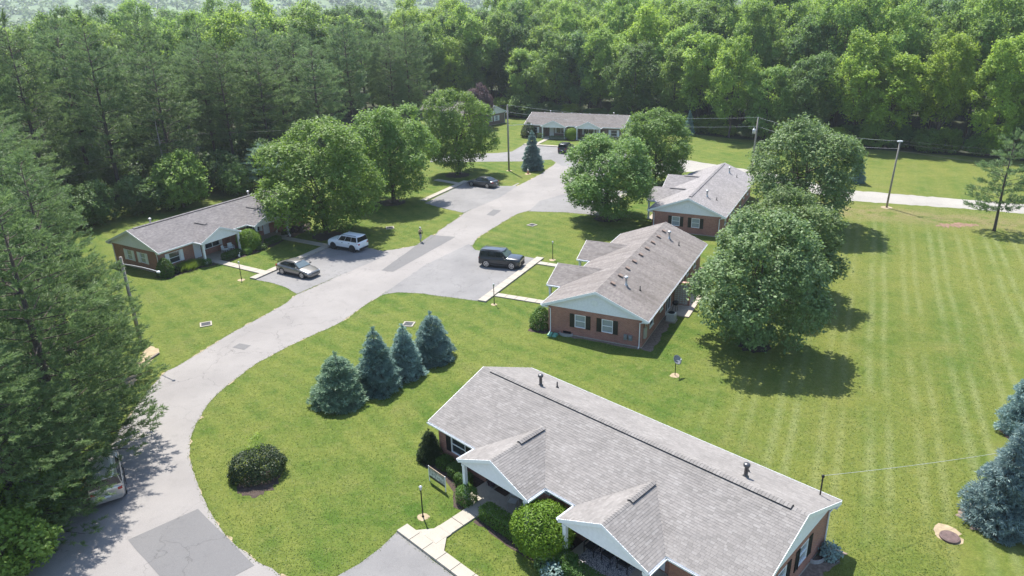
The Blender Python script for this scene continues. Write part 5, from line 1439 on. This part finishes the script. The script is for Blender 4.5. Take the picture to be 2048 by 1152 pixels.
# ------------------------------------------------------------------ hedges and bushes round the houses
def bush(label, loc, mesh, mat, rz=0, sc=(1, 1, 1), name='bush', cat='bush', group=None):
    o = thing(name, label, cat, (loc[0], loc[1], 0), rz, group); o.scale = sc
    link('foliage', mesh, mat, o); return o
LIME = shell_bush(61, ell_pts(11000, 1.45, 1.45, 1.25, 1.22, 61, 1, .12), .115)
def stems(o, h, n=5, r=.03):
    m = MB(); rg = np.random.default_rng(5)
    for i in range(n): limb(m, (rg.normal() * .08, rg.normal() * .08, 0), (rg.normal() * h * .4, rg.normal() * h * .4, h), r, r * .3, rg, 3, .08, 5)
    link('stem', m.data('stem'), 'bark', o)
b = bush('large round lime green bush between the two porches of the near duplex', bw('D', .15, 6.0), LIME, 'leaf_lime', .3); stems(b, 1.5)
b = bush('round lime green bush between the porches of the white-shuttered duplex', bw('A', 0, 6.0), LIME, 'leaf_lime', 1.3, (.88, .88, .95)); stems(b, 1.5)
b = bush('lime green bush between the porch roofs of the brown-roofed duplex', bw('C', 0, 6.3), LIME, 'leaf_lime', 2.3, (1.0, 1.0, .72)); stems(b, 1.5)
b = bush('lime green bush between the porches of the far duplex', bw('E', 0, 5.8), LIME, 'leaf_lime', 2.8, (.8, .8, .9)); stems(b, 1.5)
def hedge(label, loc, rz, lx, ly, h, seed, n=None, mat='leaf_hedge', leaf=.075):
    n = n or int((lx * ly + 2 * (lx + ly) * h) * 620)
    return bush(label, loc, shell_bush(seed, box_pts(n, lx, ly, h, seed), leaf), mat, rz, (1, 1, 1), 'clipped_hedge', 'hedge')
rD = math.radians(BSITE['D'][1]); rA = math.radians(BSITE['A'][1]); rE = math.radians(BSITE['E'][1])
hedge('long clipped hedge in front of the near duplex, left of the lime bush', bw('D', 2.75, 6.35), rD, 2.9, .85, .85, 62)
hedge('long clipped hedge in front of the near duplex, at the bottom edge', bw('D', -3.0, 6.45), rD, 2.6, .9, .75, 63)
hedge('clipped box shrub beside the front walk of the near duplex', bw('D', 5.65, 6.2), rD, .95, .9, .95, 64)
hedge('clipped box shrub beside the porch column, third from the cone evergreen', bw('D', 6.95, 5.25), rD, .8, .8, .75, 65)
hedge('clipped box shrub, second from the cone evergreen of the near duplex', bw('D', 7.95, 4.95), rD, .85, .85, .7, 66)
hedge('clipped box shrub next to the cone evergreen of the near duplex', bw('D', 9.05, 4.85), rD, .85, .85, .65, 67)
hedge('clipped box shrub by the porch column right of the lime bush', bw('D', -1.75, 6.3), rD, .85, .85, .85, 68)
hedge('long clipped hedge before the porch of the white-shuttered duplex', bw('A', 3.0, 6.5), rA, 2.4, .9, .7, 69)
hedge('low clipped hedge before the second porch of the white-shuttered duplex', bw('A', -3.0, 6.5), rA, 2.2, .9, .6, 70)
hedge('small round box shrub at the porch column of the white-shuttered duplex', bw('A', 6.05, 6.1), rA, .8, .8, .65, 71)
hedge('small bright box shrub beside the lime bush of the white-shuttered duplex', bw('A', 1.3, 7.1), rA, .8, .75, .6, 72, mat='leaf_lime')
hedge('long clipped hedge in front of the far duplex', bw('E', 2.6, 6.4), rE, 3.4, .9, .7, 73, 1800)
hedge('second clipped hedge in front of the far duplex', bw('E', -4.0, 6.4), rE, 4.4, .9, .7, 74, 1800)
hedge('clipped box shrub at the left porch column of the far duplex', bw('E', 6.4, 5.8), rE, 1.2, 1.1, 1.0, 75, 900)
coneP = ell_pts(5200, .72, .72, 1.2, .78, 76, 1, .10)
coneP[0][:, :2] *= (1.25 - .55 * coneP[0][:, 2:3] / 2)
CONE = shell_bush(76, coneP, .10)
b = bush('cone shaped evergreen at the left corner of the near duplex', bw('D', 10.45, 4.85), spruceA[0], 'leaf_yew', .2, (.42, .42, .47), 'cone_evergreen'); stems(b, 1.2)
b = bush('cone shaped evergreen at the near corner of the white-shuttered duplex', bw('A', 10.3, 5.05), CONE, 'leaf_hedge', .2, (1.1, 1.1, .95), 'cone_evergreen'); stems(b, 1.2)
b = bush('rounded evergreen at the near corner of the brown-roofed duplex', bw('C', -9.7, 5.2), CONE, 'leaf_hedge', 1.2, (1.15, 1.15, .92), 'cone_evergreen'); stems(b, 1.2)
b = bush('dark cone evergreen at the left corner of the far duplex', bw('E', 9.4, 5.2), CONE, 'leaf_yew', 2.2, (1.9, 1.9, 1.45), 'cone_evergreen'); stems(b, 1.4)
YEW = shell_bush(77, ell_pts(9000, 1.62, 1.35, .95, .62, 77, 1, .22), .12)
b = bush('dark spreading yew alone on the near left lawn', G(517, 948), YEW, 'leaf_yew', .5, (.9, .9, .95), 'yew_bush'); stems(b, .9, 9, .04)
sprig = broadleaf(78, 1.9, .6, .5, 8, 60, 6, .13, .3, .02)
link('sprig', sprig[0], 'leaf_wood_bright', b, loc=(.2, .75, .35), kind='stuff'); b.children[-1].scale = (.8, .8, .7)
# ornamental grass and dark bedding plants by house A
rgm = np.random.default_rng(79); n = 1500
Pg = np.concatenate([rgm.normal(size=(n, 2)) * .28, np.zeros((n, 1))], 1); Dg = nrm(np.concatenate([Pg[:, :2] * 1.3 + rgm.normal(size=(n, 2)) * .25, np.ones((n, 1))], 1))
GR = np_mesh('blades', *blades(Pg, Dg, .85, .03, rgm))
for i, (lx_, ly_) in enumerate(((8.2, 5.3), (7.2, 5.35))):
    o = thing('ornamental_grass', ('bright ornamental grass clump nearest the corner of the white-shuttered duplex', 'bright ornamental grass clump nearest the porch of the white-shuttered duplex')[i], 'plant', (*bw('A', lx_, ly_)[:2], 0), i); link('blades', GR, 'leaf_grass', o)
PERN = shell_bush(80, ell_pts(700, .38, .38, .3, .2, 80, 1, .2), .11)
for i, (bk, x, y, mt, lab) in enumerate((('A', 9.2, 5.2, 'leaf_yew', 'low dark bedding plant between the cone evergreen and the ornamental grass'), ('A', 6.4, 5.3, 'leaf_wood_dark', 'low leafy bedding plant left of the porch of the white-shuttered duplex'), ('A', -.6, 7.3, 'leaf_wood_dark', 'low leafy plant in the bed right of the lime bush, left house'),
                                         ('D', -.9, 6.9, 'leaf_silver', 'pale leafy plant at the foot of the lime bush, near house'), ('D', -.4, 5.2, 'leaf_hedge', 'dark leafy plant behind the lime bush of the near duplex'), ('D', -1.6, 7.1, 'needle_blue', 'bluish low plant beside the clipped shrub at the bottom edge'), ('A', -6.0, 5.6, 'leaf_yew', 'dark spreading shrub at the far end of the white-shuttered duplex'), ('A', -7.6, 5.4, 'leaf_purple', 'dark reddish shrub under the maple by the white-shuttered duplex'))):
    bush(lab, bw(bk, x, y), PERN, mt, i, (1.3, 1.3, 1.2), 'bedding_plant', 'plant')
bush('grey leaved shrub at the right corner of the near duplex', bw('D', -10.75, -3.2), PERN, 'needle_pale', 0, (1.2, 1.2, 1.3), 'bedding_plant', 'plant')

# ------------------------------------------------------------------ small things about the site
# satellite dish
g = G(1350, 750); t = thing('satellite_dish', 'dark satellite dish on a thin post on the lawn', 'satellite dish', (g[0], g[1], 0), 0)
link('post', MB().tube([(0, 0, -.05), (0, 0, 1.15)], .03, 8).data('post'), 'dark_metal', t)
dm = MB().lathe([(.02, 0), (.16, .015), (.30, .06), (.37, .11), (.375, .125), (.30, .075), (.16, .03), (.02, .015)], 20).data('dish', True)
d = link('dish', dm, 'meter', t, loc=(.05, .06, 1.2)); d.rotation_euler = (math.radians(38), math.radians(38), 0)
link('feed_arm', MB().tube([(0, -.02, 0), (.02, -.2, .35), (.02, -.1, .5)], .015, 6).lathe([(.04, 0), (.05, .05), (.03, .1)], 8, (.02, -.1, .48)).data('feed_arm'), 'lamp_lens', d)
# air conditioner
def ac(label, loc, rz):
    t = thing('air_conditioner', label, 'air conditioner', (loc[0], loc[1], 0), rz)
    m = MB().box(-.36, .36, -.36, .36, .08, .78)
    cs = link('casing', m.data('casing'), 'ac_grey', t); mod = cs.modifiers.new('bevel', 'BEVEL'); mod.width = .05; mod.segments = 2
    f = MB()
    for i in range(7): f.lathe([(.04 + i * .04, .79), (.055 + i * .04, .79), (.055 + i * .04, .805), (.04 + i * .04, .805)], 16)
    link('fan_grille', f.data('fan_grille'), 'dark_metal', t)
    fins = MB()
    for i in range(12):
        z = .16 + i * .048; fins.box(-.372, .372, -.372, .372, z, z + .012)
    link('louvre', fins.data('louvre'), 'galvanised', t, kind='stuff')
    link('pad', MB().box(-.45, .45, -.45, .45, 0, .08).data('pad'), 'concrete', t)
ac('grey air conditioner behind the brown-roofed duplex', bw('C', -4.1, -4.65), math.radians(63))
# grill by the patio
gg = bw('C', -2.2, -4.5); t = thing('barbecue_grill', 'black barbecue grill on the back patio of the brown-roofed duplex', 'grill', (gg[0], gg[1], .1), .4)
link('bowl', MB().lathe([(.05, .6), (.22, .66), (.30, .8), (.30, .85), (.24, .98), (.06, 1.04)], 14).data('bowl', True), 'dark_metal', t)
for a in (0, 2.1, 4.2): link('leg', MB().tube([(math.cos(a) * .15, math.sin(a) * .15, .66), (math.cos(a) * .3, math.sin(a) * .3, 0)], .018, 6).data('leg'), 'dark_metal', t)
# green splash block / hose box
gg = bw('C', -10.9, 3.6); t = thing('splash_block', 'green plastic splash blocks below the downspout of the brown-roofed duplex', 'splash block', (gg[0], gg[1], 0), math.radians(63))
for i in (-1, 1):
    m = MB().hexa([(-.28, i * .22 - .19, 0), (.28, i * .22 - .19, 0), (.28, i * .22 + .19, 0), (-.28, i * .22 + .19, 0), (-.24, i * .22 - .15, .10), (.2, i * .22 - .15, .2), (.2, i * .22 + .15, .2), (-.24, i * .22 + .15, .10)])
    link('tray', m.data('tray'), 'green_plastic', t)
# hydrant
g = G(1056, 347.5); t = thing('fire_hydrant', 'red fire hydrant with pale cap near the lone blue spruce', 'hydrant', (g[0], g[1], 0))
link('barrel', MB().lathe([(.17, 0), (.17, .05), (.11, .07), (.11, .50), (.15, .52), (.15, .56)], 12).data('barrel'), 'hydrant_red', t)
link('bonnet', MB().lathe([(.14, .56), (.13, .66), (.07, .74), (.03, .76), (.03, .82), (.01, .82)], 12).data('bonnet'), 'hydrant_white', t)
for s_ in (-1, 1): link('nozzle', MB().lathe([(.05, 0), (.06, .08 * s_), (.045, .10 * s_)], 10, (s_ * .10, 0, .42), 'x').data('nozzle'), 'hydrant_white', t)
# manhole
g = G(1899, 1076); t = thing('manhole_cover', 'rusty round manhole cover in a ring of bare earth', 'manhole')
t.location = (g[0], g[1], 0)
link('ring', MB().lathe([(.47, 0), (.47, .10), (.44, .12), (.40, .12), (.40, .09), (.0, .09)], 28).data('ring'), 'rust', t)
cv = MB().lathe([(.39, .092), (.39, .125), (.36, .13), (.0, .13)], 28)
for i in range(-3, 4):
    h = math.sqrt(.33 ** 2 - (i * .09) ** 2) if abs(i * .09) < .33 else 0
    if h: cv.box(i * .09 - .012, i * .09 + .012, -h, h, .131, .139)
link('lid', cv.data('lid'), 'rust', t)
# lawn drains
for i, (px, lab) in enumerate((((412, 649), 'concrete drain box in the lawn before the white-shuttered duplex'), ((817, 649), 'round drain grate in the lawn behind the row of spruces'), ((1064, 450.5), 'drain box in the lawn across from the black car'), ((780, 456), 'drain grate in the shade of the maples'))):
    g = G(*px); t = thing('drain_box', lab, 'drain', (g[0], g[1], 0), .4 + i)
    link('frame', MB().box(-.5, .5, -.5, -.38, 0, .07).box(-.5, .5, .38, .5, 0, .07).box(-.5, -.38, -.38, .38, 0, .07).box(.38, .5, -.38, .38, 0, .07).data('frame'), 'concrete', t)
    gr = MB()
    for k in range(7): gr.box(-.37, .37, -.36 + k * .11, -.30 + k * .11, .015, .05)
    link('grate', gr.data('grate'), 'pipe_grey', t, kind='stuff')
# timber edging by the street lamp
for i, (a, b_, lab) in enumerate((((288, 728), (318, 708), 'weathered timber edging by the street lamp pole'), ((234, 766), (250, 757), 'short weathered timber under the huge pine'))):
    a3, b3 = G(*a), G(*b_); dv = b3 - a3; L = np.linalg.norm(dv)
    o = link('timber_edging', MB().box(0, L, -.08, .08, 0, .15).data('timber_edging'), 'timber', loc=(a3[0], a3[1], 0), rz=math.atan2(dv[1], dv[0])); tag(o, lab, 'timber')
    mo = o.modifiers.new('bevel', 'BEVEL'); mo.width = .02
# printed sign on the lawn
a3, b3 = bw('D', 8.75, 6.35), bw('D', 7.2, 6.4); dv = b3 - a3; L = np.linalg.norm(dv)
t = thing('lawn_sign', 'printed grey and brown lawn sign beside the mulch bed of the near duplex', 'sign', (a3[0], a3[1], 0), math.atan2(dv[1], dv[0]))
link('panel', MB().box(.04, L - .04, -.015, .015, .28, 1.05).data('panel'), 'sign_print', t)
for x in (.02, L - .02): link('stake', MB().box(x - .02, x + .02, -.02, .02, 0, 1.07).data('stake'), 'white_trim', t)
link('rail', MB().box(-.06, .42, .02, .05, .62, .66).data('rail'), 'white_trim', t)
# porch furnishings of the near duplex
def patio_chair(label, loc, rz, mat='fabric_black', fr='dark_metal', sc=1.):
    t = thing('patio_chair', label, 'chair', loc, rz); t.scale = (sc,) * 3
    link('seat', MB().box(-.27, .27, -.25, .27, .34, .44).data('seat'), mat, t)
    link('backrest', MB().hexa([(-.27, -.30, .44), (.27, -.30, .44), (.27, -.22, .44), (-.27, -.22, .44), (-.27, -.42, .88), (.27, -.42, .88), (.27, -.34, .88), (-.27, -.34, .88)]).data('backrest'), mat, t)
    for s_ in (-1, 1):
        link('armrest', MB().box(s_ * .30 - .025, s_ * .30 + .025, -.34, .28, .58, .61).data('armrest'), fr, t)
        for y in (-.32, .26): link('leg', MB().box(s_ * .30 - .018, s_ * .30 + .018, y - .018, y + .018, 0, .58).data('leg'), fr, t)
    return t
z0 = .105
r = bw('D', -3.0, 4.95, z0); o = link('porch_rug', MB().box(-1.3, 1.3, -.85, .85, 0, .012).data('porch_rug'), 'rug', loc=r, rz=rD); tag(o, 'patterned flower rug on the near porch floor', 'rug')
patio_chair('dark patio chair on the rug, left of the small table', bw('D', -2.0, 4.65, z0 + .012), rD)
patio_chair('dark patio chair on the rug, right of the small table', bw('D', -3.9, 4.45, z0 + .012), rD)
t = thing('patio_table', 'small dark patio table between the two chairs', 'table', bw('D', -2.95, 4.5, z0 + .012), rD)
link('tabletop', MB().box(-.3, .3, -.3, .3, .40, .43).data('tabletop'), 'fabric_black', t)
for sx in (-1, 1):
    for sy in (-1, 1): link('leg', MB().box(sx * .27 - .015, sx * .27 + .015, sy * .27 - .015, sy * .27 + .015, 0, .40).data('leg'), 'dark_metal', t)
o = link('doormat', MB().box(-.45, .45, -.28, .28, 0, .012).data('doormat'), 'doormat', loc=bw('D', 4.79, 4.2, z0), rz=rD); tag(o, 'dark brown doormat on the left porch of the near duplex', 'doormat')
t = thing('flower_pot', 'grey pot with a dark plant on the left porch of the near duplex', 'flower pot', bw('D', 5.5, 4.35, z0), 0)
link('pot', MB().lathe([(.12, 0), (.17, .22), (.185, .25), (.16, .25), (.15, .2)], 14).data('pot', True), 'pot', t)
pl = link('plant', PERN, 'leaf_purple', t, loc=(0, 0, .2)); pl.scale = (.7, .7, .9)
t = thing('garden_chair', 'thin pale metal chair on the left porch of the near duplex', 'chair', bw('D', 3.4, 4.8, z0), rD + .4)
for s_ in (-1, 1):
    link('leg', MB().tube([(s_ * .24, .25, 0), (s_ * .24, .25, .55), (s_ * .24, -.2, .55)], .014, 6).data('leg'), 'galvanised', t)
    link('leg', MB().tube([(s_ * .24, -.22, 0), (s_ * .24, -.24, .95)], .014, 6).data('leg'), 'galvanised', t)
link('seat', MB().box(-.23, .23, -.2, .24, .40, .42).data('seat'), 'galvanised', t)
link('backrest', MB().box(-.23, .23, -.25, -.235, .55, .93).data('backrest'), 'galvanised', t)
# porch things of the white-shuttered duplex: white chairs, ornaments
for i, x in enumerate((2.3, 1.5)): patio_chair(('white patio chair by the picture window of the white-shuttered duplex', 'second white patio chair, next to the porch column of the white-shuttered duplex')[i], bw('A', x, 4.6, z0), rA + (.5, -.3)[i], 'white_trim', 'white_trim', .95)
def goose(label, loc, rz):
    t = thing('garden_ornament', label, 'ornament', loc, rz)
    link('body', MB().lathe([(.02, 0), (.10, .05), (.13, .17), (.09, .28), (.03, .33)], 10).data('body', True), 'statue', t)
    link('neck', MB().tube([(.05, 0, .26), (.10, 0, .40), (.12, 0, .52), (.18, 0, .55)], [.045, .03, .035, .015], 7).data('neck', True), 'statue', t)
goose('white goose ornament by the hedge of the white-shuttered duplex', (*bw('A', 2.6, 7.2)[:2], 0), 1.)
goose('white ornament beside the second door of the white-shuttered duplex', bw('A', -5.8, 4.1, z0), .4)
goose('white ornament in the bed at the far end of the white-shuttered duplex', (*bw('A', -5.6, 6.6)[:2], 0), 2.)

# ------------------------------------------------------------------ rough grass over the nearer lawns
def inside(P, poly):
    x, y = P[:, 0], P[:, 1]; r = np.zeros(len(P), bool); n = len(poly)
    for i in range(n):
        x0, y0 = poly[i][:2]; x1, y1 = poly[(i + 1) % n][:2]
        if y0 == y1: continue
        c = (y0 > y) != (y1 > y); r ^= c & (x < (x1 - x0) * (y - y0) / (y1 - y0) + x0)
    return r
rg = np.random.default_rng(123); N = 230000
yy = 24 + 66 * rg.random(N) ** 1.25; xx = (rg.random(N) * 2 - 1) * (yy * .78)
Pg = np.stack([xx, yy], 1); bad = np.zeros(N, bool)
for o in list(COL.objects):
    if o.get('kind') == 'structure' and o.parent is None and o.name.split('.')[0] in ('road', 'parking_bay', 'walk_apron', 'mulch_bed', 'bare_earth', 'asphalt_patch', 'forest_floor', 'gravel_lane', 'mulch_shade_ring'):
        me = o.data; co = np.array([v.co[:2] for v in me.vertices]); bad |= inside(Pg, co)
    if o.name.startswith(('kerb_walk', 'front_walk')):
        M_ = o.matrix_basis; L_ = max(v.co.x for v in o.data.vertices); W_ = max(v.co.y for v in o.data.vertices)
        q = [(M_ @ Vector(c))[:2] for c in ((0, -W_ - .08, 0), (L_, -W_ - .08, 0), (L_, W_ + .08, 0), (0, W_ + .08, 0))]; bad |= inside(Pg, q)
for k in 'ABCD': bad |= inside(Pg, [bw(k, *c)[:2] for c in ((-10.4, -4), (10.4, -4), (10.4, 6.2), (-10.4, 6.2))])
Pg = Pg[~bad]
ed = []
for o in list(COL.objects):                       # ragged overgrowth along the paving
    if o.name.split('.')[0] in ('road', 'parking_bay') and o.get('kind') == 'structure':
        co = np.array([v.co[:2] for v in o.data.vertices]); nx = np.roll(co, -1, 0)
        for a_, b_ in zip(co, nx):
            if a_[1] < 100 and np.linalg.norm(b_ - a_) < 2:
                k = int(np.linalg.norm(b_ - a_) * 26) + 1; t_ = rg.random((k, 1)); ed.append(a_ + (b_ - a_) * t_ + rg.normal(size=(k, 2)) * .07)
ed = np.concatenate(ed)
onp = np.zeros(len(ed), int)
for o in list(COL.objects):
    if o.name.split('.')[0] in ('road', 'parking_bay') and o.get('kind') == 'structure':
        co = np.array([v.co[:2] for v in o.data.vertices])
        tst = sum(inside(ed + np.array(q_), co).astype(int) for q_ in ((.3, 0), (-.3, 0), (0, .3), (0, -.3)))
        onp = np.maximum(onp, tst)
ed = ed[onp < 4]
Pg = np.concatenate([Pg, ed]); n = len(Pg)
Dg = nrm(np.concatenate([rg.normal(size=(n, 2)) * 1.5, np.full((n, 1), .5)], 1))
Vg, Fg = blades(np.concatenate([Pg, np.zeros((n, 1))], 1), Dg, .07, .055, rg)
link('grass', np_mesh('grass', Vg, Fg), 'leaf_turf', kind='stuff')['label'] = 'short rough grass of the lawns'

# ------------------------------------------------------------------ summer haze
hz = NT('haze'); hz.t.nodes.remove(hz.p)
pv = hz.n('ShaderNodeVolumePrincipled'); pv.inputs['Color'].default_value = (.86, .93, 1.0, 1); pv.inputs['Density'].default_value = .0002
pv.inputs['Anisotropy'].default_value = .25
hz.t.links.new(pv.outputs[0], hz.o.inputs['Volume'])
hb = MB().box(-4200, 4200, -600, 5200, -1, 76).data('haze'); hb.materials.append(hz.m)
link('haze', hb, kind='stuff')['label'] = 'thin summer haze over the site'
